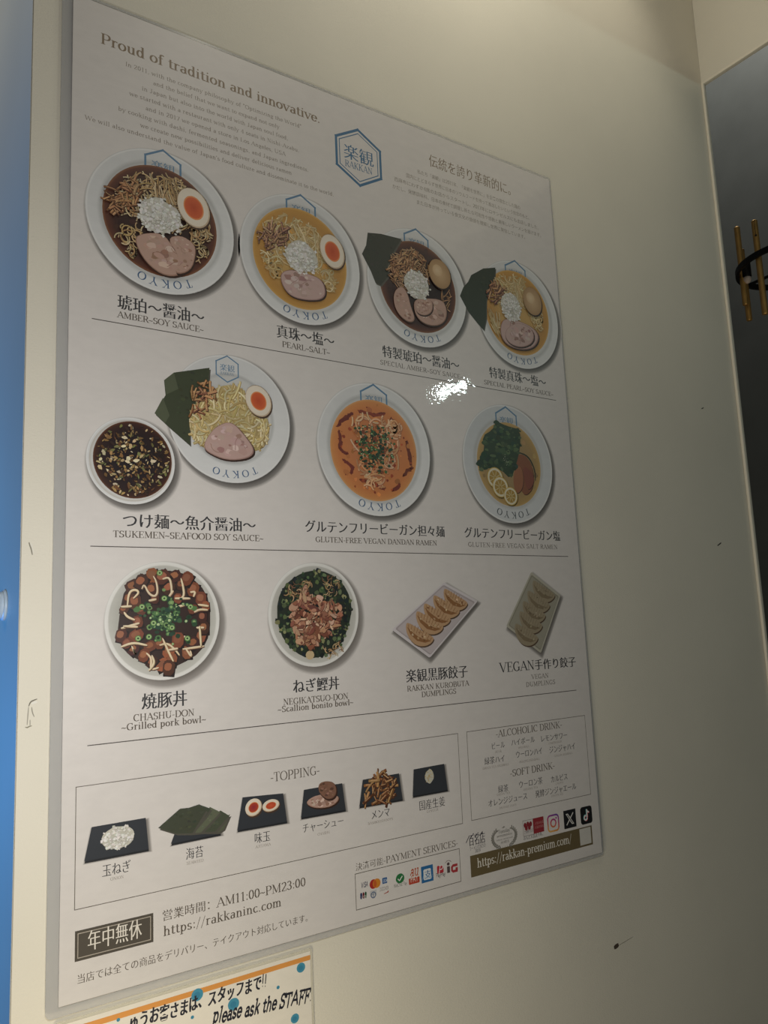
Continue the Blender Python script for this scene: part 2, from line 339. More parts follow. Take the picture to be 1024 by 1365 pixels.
# ---------------------------------------------------------------- ink: flat printed shapes, each laid over the one before
STEP = 1.5e-3                                        # mm between successive layers of ink
class Ink:
    def __init__(s, z=0.0): s.v, s.f, s.c, s.z = [], [], [], z
    def up(s, k=1): s.z -= STEP * k
    def shift(s): s.z -= STEP
    def add(s, pts, faces, cols):
        k = len(s.v); s.v += [W(x, y, s.z) for x, y in pts]; s.f += [tuple(i + k for i in q) for q in faces]
        s.c += cols if isinstance(cols, list) else [cols] * len(pts)
    def poly(s, pts, c):
        s.up(); s.add(pts, [tuple(range(len(pts)))], lin(c) if not isinstance(c, tuple) or len(c) != 3 else c)
    def ell(s, cx, cy, rx_, ry_, c, cc=None, rot=0, n=28):
        s.up(); ca, sa = math.cos(R_(rot)), math.sin(R_(rot))
        p = [(cx + rx_ * math.cos(t) * ca - ry_ * math.sin(t) * sa, cy + rx_ * math.cos(t) * sa + ry_ * math.sin(t) * ca) for t in [2 * PI * i / n for i in range(n)]]
        c1 = lin(c); c0 = lin(cc) if cc else c1
        s.add(p + [(cx, cy)], [(i, (i + 1) % n, n) for i in range(n)], [c1] * n + [c0])
    def rings(s, cx, cy, spec, n=64, shade=None):    # spec: (radius, colour) outward or inward; smooth between
        s.up(); P, F, C = [], [], []
        for r, c in spec:
            c = lin(c)
            for i in range(n):
                t = 2 * PI * i / n; P.append((cx + r * math.cos(t), cy + r * math.sin(t)))
                q = shade(r, t) if shade else 1.0
                C.append(tuple(min(1, x * q) for x in c))
        for k in range(len(spec) - 1): F += [(k * n + i, k * n + (i + 1) % n, (k + 1) * n + (i + 1) % n, (k + 1) * n + i) for i in range(n)]
        s.add(P, F, C)
    def rib(s, pts, w, c, taper=False):
        if len(pts) < 2: return
        s.up(); c = lin(c); P, n = [], len(pts)
        for i, (x, y) in enumerate(pts):
            a, b = pts[max(0, i - 1)], pts[min(n - 1, i + 1)]
            dx, dy = b[0] - a[0], b[1] - a[1]; L = math.hypot(dx, dy) or 1
            h = w / 2 * (math.sin(PI * (i + .6) / (n + .2)) ** .5 if taper else 1)
            P += [(x - dy / L * h, y + dx / L * h), (x + dy / L * h, y - dx / L * h)]
        s.add(P, [(2 * i, 2 * i + 1, 2 * i + 3, 2 * i + 2) for i in range(n - 1)], c)
    def line(s, pts, w, c, closed=False):
        pts = list(pts) + ([pts[0]] if closed else [])
        s.up(); col = lin(c)
        for (x0, y0), (x1, y1) in zip(pts, pts[1:]):
            s.up(); dx, dy = x1 - x0, y1 - y0; L = math.hypot(dx, dy) or 1; ex, ey = dx / L * w / 2, dy / L * w / 2
            s.add([(x0 - ex - ey, y0 - ey + ex), (x0 - ex + ey, y0 - ey - ex), (x1 + ex + ey, y1 + ey - ex), (x1 + ex - ey, y1 + ey + ex)], [(0, 1, 2, 3)], col)
    def soft(s, pts, off, grow, c='#6d6862', paper=None):   # the soft edge printed round a cut-out picture
        pts = list(pts); n = len(pts); cx = sum(p[0] for p in pts) / n; cy = sum(p[1] for p in pts) / n
        s.up(); P, C = [], []
        pc = lin(paper or PAPER); dc = lin(c)
        for g, t in ((-.8, 0), (.25, .25), (1, 1)):
            for x, y in pts:
                d = math.hypot(x - cx, y - cy) or 1
                P.append((x + off[0] + (x - cx) / d * grow * g, y + off[1] + (y - cy) / d * grow * g)); C.append(tuple(a + (b - a) * t for a, b in zip(dc, pc)))
        F = [tuple(range(n))] + [(k * n + i, k * n + (i + 1) % n, (k + 1) * n + (i + 1) % n, (k + 1) * n + i) for k in (0, 1) for i in range(n)]
        s.add(P, F, C)
    def text(s, t, x, y, w, h, c, wt=1.0, mono=False, fine=None, shear=0, rot=0, bold=.02, jit=0, thin=-.012, kh=None):
        # baseline starts at (x, y); total width w (None = natural); h = capital height
        s.up(); zmin = s.z; col = lin(c); wt *= 1.0 if mono else 1.25; em = h / .70; kem = (kh or h * 1.15) / .90
        if fine is None: fine = h > 5
        adv = []
        for ch in t:
            if ch == ' ': adv.append(.27 * em)
            elif ch == '\u3000': adv.append(.5 * kem)
            elif ch in GL: adv.append(GL[ch][0] / 100 * em)
            else: adv.append(1.0 * kem)
        nat = sum(adv); sx, gap = 1.0, 0.0
        if w:
            if w < nat: sx = w / nat
            elif len(t) > 1:
                sx = min(w / nat, 1.06); gap = (w - nat * sx) / (len(t) - 1)
        ca, sa = math.cos(R_(rot)), math.sin(R_(rot)); px = 0
        rr = random.Random(len(t) * 7 + int(x))
        for ch, a in zip(t, adv):
            jy = rr.uniform(-jit, jit) * h; ja = rr.uniform(-jit, jit) * .6
            def tr(gx, gy, e):
                if jit: gx, gy = gx * math.cos(ja) - gy * math.sin(ja), gx * math.sin(ja) + gy * math.cos(ja)
                X = px + (gx + shear * gy) * e * sx; Y = gy * e + jy
                return (x + X * ca + Y * sa, y + X * sa - Y * ca)
            if ch in GL:
                z0 = s.z
                for p in glyph(ch, wt, mono, fine)[1]: s.up(); s.add([tr(gx, gy, em) for gx, gy in p], [tuple(range(len(p)))], col)
                zmin = min(zmin, s.z); s.z = z0
            elif ch not in ' \u3000':
                v, f = kanji(ch, thin)
                z0 = s.z
                for dx in ((-bold, 0, bold) if bold else (0,)): s.up(); s.add([tr(gx + dx, gy, kem) for gx, gy in v], f, col)
                zmin = min(zmin, s.z); s.z = z0
            px += a * sx + gap
        s.z = zmin
    def ptext(s, t, xl, yl, xr, hp, c, **k):         # the same, placed by where the line starts and ends in the photograph
        x, y = at(xl, yl); x1 = at_row(xr, y); h = y - at(xl + (xr - xl) * .0, yl - hp)[1]
        s.text(t, x, y, x1 - x, h, c, **k); return x, y, x1
    def build(s, name, parent, m=None, label=None):
        o = mesh_obj(name, s.v, s.f, m or M_INK, parent, s.c)
        if label: o['label'] = label
        return o
def px_of(x, y):
    d = (x - CAMP[0], y - CAMP[1], -CAMP[2]); q = [sum(AX[k][i] * d[i] for i in range(3)) for k in range(3)]
    return FPX * q[0] / q[2] + 512, FPX * q[1] / q[2] + 682.5
def at_row(u, y):                                    # x (mm) on the row y of the poster that is seen in column u
    lo, hi = -120, 900
    for _ in range(40):
        mid = (lo + hi) / 2
        if px_of(mid, y)[0] < u: lo = mid
        else: hi = mid
    return lo
def PP(ox, oy, sc, *pts): return [at(ox + a / sc, oy + b / sc) for a, b in pts]
PAPER = '#e4dfda'
SHEET_W, SHEET_H = 594.0, 834.9

# ---------------------------------------------------------------- the poster
poster = empty('menu_poster', W(297, SHEET_H, 0), 'large laminated ramen menu poster with printed bowls fixed to the cream wall', 'poster')
def rounded(x0, y0, x1, y1, r, n=6):
    p = []
    for cx, cy, a in ((x1 - r, y0 + r, -90), (x1 - r, y1 - r, 0), (x0 + r, y1 - r, 90), (x0 + r, y0 + r, 180)):
        p += [(cx + r * math.cos(R_(a + 90 * i / n)), cy + r * math.sin(R_(a + 90 * i / n))) for i in range(n + 1)]
    return p
def slab(pts, z0, z1):                               # prism between depths z0 (front) and z1 (back), mm
    n = len(pts); v = [W(x, y, z) for z in (z0, z1) for x, y in pts]
    return v, [tuple(range(n - 1, -1, -1)), tuple(range(n, 2 * n))] + [(i, (i + 1) % n, n + (i + 1) % n, n + i) for i in range(n)]
Z0 = 0.0
v, f = slab([(0, 0), (SHEET_W, 0), (SHEET_W, SHEET_H), (0, SHEET_H)], 0.0, 1.0)
mesh_obj('printed_sheet', v, f, M_INK, poster, [lin(PAPER)] * 8)
def ring_slab(outer, inner, z0, z1):
    n = len(outer); v = [W(x, y, z) for z in (z0, z1) for P in (outer, inner) for x, y in P]; f = []
    for i in range(n):
        j = (i + 1) % n
        f += [(i, j, n + j, n + i), (2 * n + i, 3 * n + i, 3 * n + j, 2 * n + j), (i, 2 * n + i, 2 * n + j, j)]
    return v, f
lo = rounded(-9, -4, SHEET_W + 3.5, SHEET_H + 7.5, 5); 
lo = [(x, y if y < SHEET_H else SHEET_H + (y - SHEET_H) * (1 - .45 * x / SHEET_W)) for x, y in lo]; li = rounded(.05, .05, SHEET_W - .05, SHEET_H - .05, .01)
v, f = ring_slab(lo, li, 1.2, 1.7)
mesh_obj('laminate_margin', v, f, M_FILM, poster)['label'] = 'clear laminate border'

INK_D, INK_M, INK_L, INK_G = '#39393c', '#655c52', '#85796b', '#857259'
PZ = -.02
# intro, headings
k = Ink(PZ); k.ptext('Proud of tradition and innovative.', 134, 57, 427, 13.5, INK_G, wt=1.15); k.build('heading', poster)
EN = [(167, 88, 402, 'In 2011, with the company philosophy of "Optimizing the World"'), (204, 111.5, 372.5, 'and the belief that we want to expand not only'),
      (189, 120, 384, 'in Japan but also into the world with Japan soul food,'), (172.5, 128, 399, 'we started with a restaurant with only 4 seats in Nishi-Azabu.'),
      (194, 146.5, 381, 'and in 2017 we opened a store in Los Angeles, USA'), (157.5, 146.5, 411.5, 'by cooking with dashi, fermented seasonings, and Japan ingredients.'),
      (187, 169, 389, 'we create new possibilities and deliver delicious ramen'), (113, 158.5, 445, "We will also understand the value of Japan's food culture and disseminate it to the world.")]
ys = [at(a, b)[1] for a, b, _, _ in EN]
A_ = np.polyfit(range(8), ys, 1)
for i, (xl, yl, xr, t) in enumerate(EN):
    y = A_[0] * i + A_[1]; x0 = at_row(xl, y); x1 = at_row(xr, y)
    k = Ink(PZ); k.text(t, x0, y, x1 - x0, 4.1, INK_L, wt=1.0); k.build('text_line', poster)
k = Ink(PZ); k.ptext('伝統を誇り革新的に。', 572, 220, 688, 14, INK_G, bold=.014, thin=-.01); k.build('heading', poster)
JP = [(556.5, 230.5, 694, '私たち「楽観」は2011年、「楽観を世界に」を企業の理念とした麺の'), (541.5, 236, 708, '国内にとどまらず世界に日本のソウルフードを持って進出したいという信念のもと、'),
      (525.5, 240.5, 721, '西麻布にわずか4席のお店からスタートし、2017年にロサンゼルスにも出店しました。'), (523, 250, 724, 'かだし、発酵調味料、日本の食材で調理し新たな可能性や感動と美味しいラーメンを届けます。'),
      (555, 271, 703, 'また日本が持っている食文化の価値を理解し世界に発信しています。')]
ys = [at(a, b)[1] for a, b, _, _ in JP]; A_ = np.polyfit(range(5), ys, 1)
for i, (xl, yl, xr, t) in enumerate(JP):
    y = A_[0] * i + A_[1]; x0 = at_row(xl, y); x1 = at_row(xr, y)
    k = Ink(PZ); k.text(t, x0, y, x1 - x0, 4.6, INK_L, bold=0, thin=-.006, fine=False); k.build('text_line', poster)

def hexlogo(k, cx, cy, R, c, wd, kan=True, roman=True, inner=True):
    hx = lambda r: [(cx + r * math.sin(R_(60 * i)), cy - r * math.cos(R_(60 * i))) for i in range(6)]
    k.line(hx(R), wd, c, True)
    if inner: k.line(hx(R * .86), wd * .35, c, True)
    if kan: k.text('楽観', cx - R * .60, cy + R * .14, R * 1.2, R * .46, c, bold=.02)
    if roman: k.text('RAKKAN', cx - R * .56, cy + R * .46, R * 1.08, R * .22, c)
def hexc(pts): 
    q = [at(*p) for p in pts]; return sum(p[0] for p in q) / len(q), sum(p[1] for p in q) / len(q)
top, bot = at(475.5, 171.5), at(481.5, 249)
k = Ink(PZ); R = (bot[1] - top[1]) / 2; hexlogo(k, (top[0] + bot[0]) / 2, (top[1] + bot[1]) / 2, R * .97, '#3f7399', R * .085); k.build('logo', poster, label='blue hexagon logo at the top')
# dividers and boxes
for (x0, x1, y) in ((19, 575, 299.4), (19.7, 575, 493.2), (19, 571.5, 650.2)):
    k = Ink(PZ); k.line([(x0, y), (x1, y)], .75, '#55504a'); k.build('divider_line', poster)
for b in ((10.5, 680.3, 390.3, 769.6), (402.4, 680, 582.4, 768.8)):
    k = Ink(PZ); k.line([(b[0], b[1]), (b[2], b[1]), (b[2], b[3]), (b[0], b[3])], .55, '#6a6359', True); k.build('border_box', poster)

# captions
def cap(jp, en, ens=None):
    k = Ink(PZ); k.ptext(jp[0], *jp[1:], INK_D, bold=.028, thin=-.008); o = k.build('dish_name', poster)
    for e in en:
        k = Ink(PZ); k.ptext(e[0], *e[1:], INK_M, wt=1.2); k.build('caption', poster)
cap(('琥珀～醤油～', 156, 409.5, 273, 17), [('AMBER~SOY SAUCE~', 156.3, 422.6, 271.6, 8)])
cap(('真珠～塩～', 368.4, 448, 446.5, 15), [('PEARL~SALT~', 376.2, 462, 440.2, 7.2)])
cap(('特製琥珀～醤油～', 509.8, 474.2, 613, 13.5), [('SPECIAL AMBER~SOY SAUCE~', 507, 485.5, 617.4, 6)])
cap(('特製真珠～塩～', 652.4, 501.8, 728.6, 12.5), [('SPECIAL PEARL~SOY SAUCE~', 645.6, 511.9, 738, 5.6)])
cap(('つけ麺～魚介醤油～', 162.4, 701.5, 341.7, 17), [('TSUKEMEN~SEAFOOD SOY SAUCE~', 150.4, 715.8, 351.4, 8.6)])
cap(('グルテンフリービーガン担々麺', 406.4, 707.8, 593.4, 14), [('GLUTEN-FREE VEGAN DANDAN RAMEN', 420.8, 722.4, 582.8, 7)])
cap(('グルテンフリービーガン塩', 619, 715.4, 747.3, 12.5), [('GLUTEN-FREE VEGAN SALT RAMEN', 624.3, 728.6, 743.5, 6)])
cap(('焼豚丼', 188.5, 944.3, 250, 18.5), [('CHASHU-DON', 177.7, 961.7, 259.3, 9), ('~Grilled pork bowl~', 161.9, 974.4, 274.7, 9)])
cap(('ねぎ鰹丼', 390.3, 923, 453, 16), [('NEGIKATSUO-DON', 377.7, 940, 464.5, 8), ('~Scallion bonito bowl~', 370.4, 949.8, 471.2, 7.8)])
cap(('楽観黒豚餃子', 541.4, 908.8, 624.3, 15), [('RAKKAN KUROBUTA', 542.8, 921.7, 625.4, 7), ('DUMPLINGS', 562, 929.3, 608.4, 7)])
cap(('VEGAN手作り餃子', 666.4, 896.3, 768.4, 12.5), [('VEGAN', 708.8, 905.3, 731.5, 6), ('DUMPLINGS', 701.4, 915.7, 740.5, 6)])

# ---------------------------------------------------------------- printed dishes
rnd = random.Random(11)
def jit_col(c, a=.08, r=rnd):
    c = c.lstrip('#'); q = 1 + r.uniform(-a, a)
    return '#' + ''.join('%02x' % max(0, min(255, int(int(c[i:i + 2], 16) * q + r.uniform(-4, 4)))) for i in (0, 2, 4))
def blob(cx, cy, r, n=9, rough=.25, ry=None):
    ry = ry or r; p = rnd.random() * 6
    return [(cx + r * (1 + rnd.uniform(-rough, rough)) * math.cos(p + 2 * PI * i / n), cy + ry * (1 + rnd.uniform(-rough, rough)) * math.sin(p + 2 * PI * i / n)) for i in range(n)]
def smooth(pts, k=2, closed=True):
    for _ in range(k):
        q = []
        m = len(pts) if closed else len(pts) - 1
        for i in range(m):
            a, b = pts[i], pts[(i + 1) % len(pts)]
            q += [(.75 * a[0] + .25 * b[0], .75 * a[1] + .25 * b[1]), (.25 * a[0] + .75 * b[0], .25 * a[1] + .75 * b[1])]
        pts = q if closed else [pts[0]] + q + [pts[-1]]
    return pts
def inside(p, poly):
    x, y = p; c = False; j = len(poly) - 1
    for i in range(len(poly)):
        if (poly[i][1] > y) != (poly[j][1] > y) and x < (poly[j][0] - poly[i][0]) * (y - poly[i][1]) / (poly[j][1] - poly[i][1]) + poly[i][0]: c = not c
        j = i
    return c
def plate(name, cx, cy, R, rb, label, rim='#e2e3e2', low='#c3c4c2', edge='#f0f0ee', lift=0):
    k = Ink(PZ - lift)
    n = 72; sh = [(cx + R * math.cos(2 * PI * i / n), cy + R * math.sin(2 * PI * i / n)) for i in range(n)]
    k.soft(sh, (2.4, 3.0), 4.2, '#57534f')
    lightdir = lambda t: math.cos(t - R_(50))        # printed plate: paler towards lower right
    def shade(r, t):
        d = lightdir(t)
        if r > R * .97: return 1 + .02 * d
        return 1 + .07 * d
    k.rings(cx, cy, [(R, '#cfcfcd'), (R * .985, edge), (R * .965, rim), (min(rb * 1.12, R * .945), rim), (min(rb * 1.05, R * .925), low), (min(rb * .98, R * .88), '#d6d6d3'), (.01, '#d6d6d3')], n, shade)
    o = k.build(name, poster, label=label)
    return o, k.z
def arc_tokyo(cx, cy, R, parent, z, c='#45648a', h=.105, span=21, mid=90):
    k = Ink(z); k.up(); em = R * h / .7; t = 'TOKYO'; col = lin(c)
    for i, ch in enumerate(t):                       # tops outward; reads right to left at the foot of the plate
        a = R_(mid - span + 2 * span * i / 4); adv, polys = glyph(ch, 1.35)
        ux, uy = math.cos(a), math.sin(a); tx, ty = -uy, ux
        bx, by = cx + ux * R * .815, cy + uy * R * .815
        k.z = z - STEP
        for p in polys: k.up(); k.add([(bx + tx * (gx - adv / 2) * em + ux * gy * em, by + ty * (gx - adv / 2) * em + uy * gy * em) for gx, gy in p], [tuple(range(len(p)))], col)
    k.build('plate_lettering', parent)
def hexpart(cx, cy, R, parent, z, roman=False):
    k = Ink(z); hexlogo(k, cx, cy, R, '#5f86a6', R * .10, roman=roman, inner=False); k.build('logo', parent)
def broth(parent, z, cx, cy, r, cols, name='broth'):
    k = Ink(z); k.rings(cx, cy, [(r, cols[0]), (r * .955, cols[1]), (r * .82, cols[2]), (r * .5, cols[3]), (.01, cols[3])], 64)
    for _ in range(16):
        a = rnd.uniform(0, 6.28); q = rnd.uniform(.5, .9) * r
        k.poly(blob(cx + q * math.cos(a), cy + q * math.sin(a), rnd.uniform(1, 3.5), 10, .3), jit_col(cols[2], .18))
    k.build(name, parent); return k.z
def noodles(parent, z, region, n, cols, w, clip=None, name='noodles', cur=(.05, .16), L=(18, 42), dirs=None):
    k = Ink(z); xs = [p[0] for p in region]; ys_ = [p[1] for p in region]; n = int(n * 1.7)
    made = 0; tries = 0
    while made < n and tries < n * 30:
        tries += 1
        x, y = rnd.uniform(min(xs), max(xs)), rnd.uniform(min(ys_), max(ys_))
        if not inside((x, y), region): continue
        a = rnd.uniform(0, 6.28) if dirs is None else R_(rnd.gauss(dirs[0], dirs[1])); c = rnd.uniform(*cur) * rnd.choice((-1, 1)); P = []
        for _ in range(int(rnd.uniform(*L))):
            P.append((x, y)); x += math.cos(a); y += math.sin(a); a += c + rnd.uniform(-.05, .05)
            if clip and math.hypot(x - clip[0], y - clip[1]) > clip[2]: break
            if not inside((x, y), region) and rnd.random() < .5: break
        if len(P) < 5: continue
        P = P[::2]; made += 1
        k.rib([(p[0] + .35, p[1] + .45) for p in P], w * 1.25, cols[-1]); k.rib(P, w, jit_col(rnd.choice(cols[:-1]), .1))
    return k.build(name, parent), k.z
def bamboo(parent, z, region, n, cols, w=2.3, L=(7, 16)):
    k = Ink(z); xs = [p[0] for p in region]; ys_ = [p[1] for p in region]; made = 0
    while made < n:
        x, y = rnd.uniform(min(xs), max(xs)), rnd.uniform(min(ys_), max(ys_))
        if not inside((x, y), region): continue
        a = R_(rnd.gauss(-50, 45)); L_ = rnd.uniform(*L); c = rnd.uniform(-.05, .05); P = []
        x -= math.cos(a) * L_ / 2; y -= math.sin(a) * L_ / 2
        for _ in range(6): P.append((x, y)); x += math.cos(a) * L_ / 6; y += math.sin(a) * L_ / 6; a += c * L_ / 6
        made += 1; ww = w * rnd.uniform(.6, 1.2)
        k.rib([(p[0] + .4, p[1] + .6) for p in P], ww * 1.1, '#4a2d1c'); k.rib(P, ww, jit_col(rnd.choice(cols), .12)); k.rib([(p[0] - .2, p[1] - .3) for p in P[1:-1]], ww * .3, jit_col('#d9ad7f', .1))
    k.build('bamboo_shoots', parent); return k.z
def onion(parent, z, cx, cy, r, n=260, ry=None, name='chopped_onion', cols=('#eceae4', '#e2e0d9', '#f3f2ee', '#d3d1c8'), bed=True):
    k = Ink(z); ry = ry or r
    if bed: k.poly(smooth(blob(cx, cy, r * .93, 13, .12, ry * .93), 1), '#cfccbe')
    for i in range(n):
        q = 1 - (i / n) ** 1.4; a = rnd.uniform(0, 6.28); q = q * .95 * rnd.uniform(.75, 1.08)
        x, y = cx + r * q * math.cos(a), cy + ry * q * math.sin(a); s = r * rnd.uniform(.04, .085); th = rnd.uniform(0, 6.28)
        p = [(x + s * 1.5 * math.cos(th + t) * (1 if j % 2 else .8), y + s * math.sin(th + t) * 1.2) for j, t in enumerate((.5, 1.9, 3.6, 5.0))]
        if i % 3 == 0: k.poly([(a_ + s * .35, b_ + s * .45) for a_, b_ in p], '#b0ad9f')
        k.poly(p, jit_col(rnd.choice(cols), .04))
    k.build(name, parent); return k.z
def egg_half(parent, z, c, a, b, rot, yc=(0, 0), yolk='#d9673a', ycore='#c2502c', white='#ece0cc'):
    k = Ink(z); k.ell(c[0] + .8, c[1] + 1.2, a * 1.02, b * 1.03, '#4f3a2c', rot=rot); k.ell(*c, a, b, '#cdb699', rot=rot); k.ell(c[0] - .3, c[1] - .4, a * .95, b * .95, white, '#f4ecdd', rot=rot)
    y = (c[0] + yc[0], c[1] + yc[1]); k.ell(*y, a * .62, b * .60, '#e8965c', rot=rot); k.ell(*y, a * .55, b * .53, yolk, ycore, rot=rot)
    k.build('halved_egg', parent); return k.z
def egg_whole(parent, z, c, a, b, rot, cols=('#b08c62', '#d6b68c')):
    k = Ink(z); k.ell(c[0] + .9, c[1] + 1.3, a * 1.03, b * 1.03, '#3a261a', rot=rot); k.ell(*c, a, b, cols[0], cols[1], rot=rot)
    k.ell(c[0] - a * .2, c[1] - b * .2, a * .45, b * .4, cols[1], '#e4cba5', rot=rot); k.build('seasoned_egg', parent); return k.z
def pork(parent, z, pts, base='#c3a191', hi='#d6bbab', lo='#a37e6c', cracks=3, name='pork_slice'):
    k = Ink(z); q = smooth(pts, 2); cx = sum(p[0] for p in q) / len(q); cy = sum(p[1] for p in q) / len(q)
    sc = lambda t, ox=0, oy=0: [(cx + (x - cx) * t + ox, cy + (y - cy) * t + oy) for x, y in q]
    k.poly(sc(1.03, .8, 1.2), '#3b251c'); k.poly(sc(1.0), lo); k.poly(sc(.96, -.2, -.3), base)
    xs = [p[0] for p in q]; ys_ = [p[1] for p in q]; w = max(xs) - min(xs); inn = sc(.9)
    for _ in range(70):
        x, y = rnd.uniform(min(xs), max(xs)), rnd.uniform(min(ys_), max(ys_)); r = w * rnd.uniform(.03, .10)
        b_ = [(min(max(px_, min(xs)), max(xs)), py_) for px_, py_ in smooth(blob(x, y, r, 8, .35, r * .7), 1)]
        if all(inside(p, inn) for p in b_): k.poly(b_, jit_col(rnd.choice((hi, base, base, lo)), .05))
    for _ in range(cracks):
        for _t in range(20):
            x, y = rnd.uniform(min(xs), max(xs)), rnd.uniform(min(ys_), max(ys_)); a = rnd.uniform(0, 6.28); P = []
            for _ in range(9): P.append((x, y)); x += math.cos(a) * w * .035; y += math.sin(a) * w * .035; a += rnd.uniform(-.4, .4)
            if all(inside(p, inn) for p in P): k.rib(P, w * .012, jit_col(lo, .05)); break
    k.build(name, parent); return k.z
def nori(parent, z, pts, base='#39402f', name='seaweed_sheet', extra=()):
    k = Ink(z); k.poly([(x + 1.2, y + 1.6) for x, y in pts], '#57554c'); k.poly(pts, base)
    xs = [p[0] for p in pts]; ys_ = [p[1] for p in pts]
    for _ in range(70):
        x, y = rnd.uniform(min(xs), max(xs)), rnd.uniform(min(ys_), max(ys_)); r = (max(xs) - min(xs)) * rnd.uniform(.015, .05)
        b_ = blob(x, y, r, 7, .4, r * .6)
        if all(inside(p, pts) for p in b_): k.poly(b_, jit_col(base, .14))
    for c, P in extra: k.poly(P, c)
    k.build(name, parent); return k.z
def scallion(k, x, y, r, ring=True, dark=False):
    c = rnd.choice(('#33502f', '#263f2a', '#4a6b3d', '#1f3526', '#2d4a33') if dark else ('#3f6341', '#2f4f35', '#587f4c', '#7b9b62', '#27432f', '#2b4a3a'))
    k.poly(blob(x, y, r, 9, .12, r * rnd.uniform(.7, 1)), c)
    if ring and rnd.random() < (.3 if dark else .5): k.poly(blob(x, y, r * .5, 8, .1), rnd.choice(('#b9cf98', '#1e3a22', '#8fb070')))
def circ_poly(cx, cy, r, n=24): return [(cx + r * math.cos(2 * PI * i / n), cy + r * math.sin(2 * PI * i / n)) for i in range(n)]
NC = ('#d9c391', '#cbb07a', '#e2d2a6', '#b89a63')

def ramen(c, rb, label, O, bcols, ncols, bcolr, items, logo):
    cx, cy, R = c; o, z = plate('ramen_picture', cx, cy, R, rb[2], label)
    hexpart(*logo, o, z); z -= STEP * 20
    arc_tokyo(cx, cy, R, o, z, mid=88)
    z = broth(o, z - STEP * 4, *rb, bcols)
    if 'nori_under' in items: z = nori(o, z, PP(*O, *items['nori_under']), **items.get('nori_kw', {}))
    for reg, n, kw in items['noodles']: _, z = noodles(o, z, PP(*O, *reg) if reg else circ_poly(rb[0], rb[1], rb[2] * .9), n, ncols, 1.1, (rb[0], rb[1], rb[2] * .955), **kw)
    if 'bamboo' in items: z = bamboo(o, z, PP(*O, *items['bamboo']), int(items.get('nb', 34) * 1.6), bcolr, 1.9)
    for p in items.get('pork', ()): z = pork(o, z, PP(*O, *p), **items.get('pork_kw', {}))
    for (px_, py_, r, ry) in items.get('onion', ()):
        x, y = PP(*O, (px_, py_))[0]; z = onion(o, z, x, y, r, ry=ry)
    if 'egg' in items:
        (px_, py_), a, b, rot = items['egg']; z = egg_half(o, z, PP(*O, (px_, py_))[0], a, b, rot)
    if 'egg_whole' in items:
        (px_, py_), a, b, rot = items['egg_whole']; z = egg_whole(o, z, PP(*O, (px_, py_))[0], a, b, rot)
    return o, z
DARK = ('#8a5c3e', '#63392a', '#402520', '#33201c'); GOLD = ('#d8ac62', '#c9974a', '#c08f48', '#cda662')
BAM = ('#b4845a', '#9a6b45', '#c39a6e', '#7d5233')
O1 = (90, 180, 4.267)
ramen((80.6, 195.1, 68.8), (79.2, 195.3, 52.8), 'dark soy ramen with halved egg, no seaweed', O1, DARK, ('#cbb083', '#bb9a68', '#d8c59c', '#3d2518'), BAM,
  dict(noodles=[([(250, 300), (400, 200), (640, 240), (770, 400), (720, 560), (560, 560), (330, 450)], 80, dict(cur=(.03, .12))), ([(620, 260), (760, 380), (820, 520), (790, 680), (720, 600), (640, 330)], 26, dict(cur=(.03, .16))), ([(460, 220), (620, 240), (640, 400), (500, 380)], 26, dict(dirs=(75, 18), cur=(0, .05))),
     ([(230, 500), (420, 520), (480, 640), (360, 700)], 16, dict(cur=(.15, .3))), ([(680, 500), (830, 520), (800, 700), (720, 740)], 14, dict(cur=(.12, .28)))],
   bamboo=[(250, 300), (390, 250), (430, 320), (380, 430), (250, 450), (230, 370)], pork=[[(370, 590), (430, 560), (540, 560), (600, 640), (690, 700), (680, 790), (560, 815), (440, 730)], [(560, 590), (640, 570), (720, 620), (730, 680), (700, 780), (600, 800), (640, 700)]],
   onion=[(520, 465, 21.5, 18.5)], egg=((714, 420), 15.5, 19.5, -18)), (80.6, 144, 19))
O2 = (300, 240, 5.12)
ramen((223.7, 197.8, 68.3), (222.4, 197.4, 53.4), 'golden salt ramen with halved egg, no seaweed', O2, GOLD, NC, ('#b08968', '#9a7158', '#c4a184', '#8a6258'),
  dict(noodles=[([(230, 300), (400, 220), (620, 330), (720, 480), (640, 640), (420, 600), (300, 500)], 70, dict(cur=(.03, .12))), ([(450, 290), (640, 340), (670, 520), (600, 600)], 24, dict(dirs=(65, 20), cur=(0, .06))),
     ([(640, 600), (760, 620), (760, 760), (690, 780)], 12, dict(cur=(.12, .25))), ([(230, 480), (380, 520), (400, 700), (300, 680)], 14, dict(cur=(.1, .25)))],
   bamboo=[(230, 340), (310, 290), (430, 330), (430, 420), (300, 500), (240, 430)], pork=[[(370, 640), (440, 610), (560, 640), (660, 680), (690, 770), (660, 820), (560, 825), (450, 800), (390, 730)]],
   pork_kw=dict(base='#c9aca4', hi='#d9c3bb', lo='#a98680'), onion=[(520, 530, 20, 18)], egg=((728, 492), 14.5, 18.5, -14)), (223.7, 147, 19))
O3 = (470, 290, 6.206)
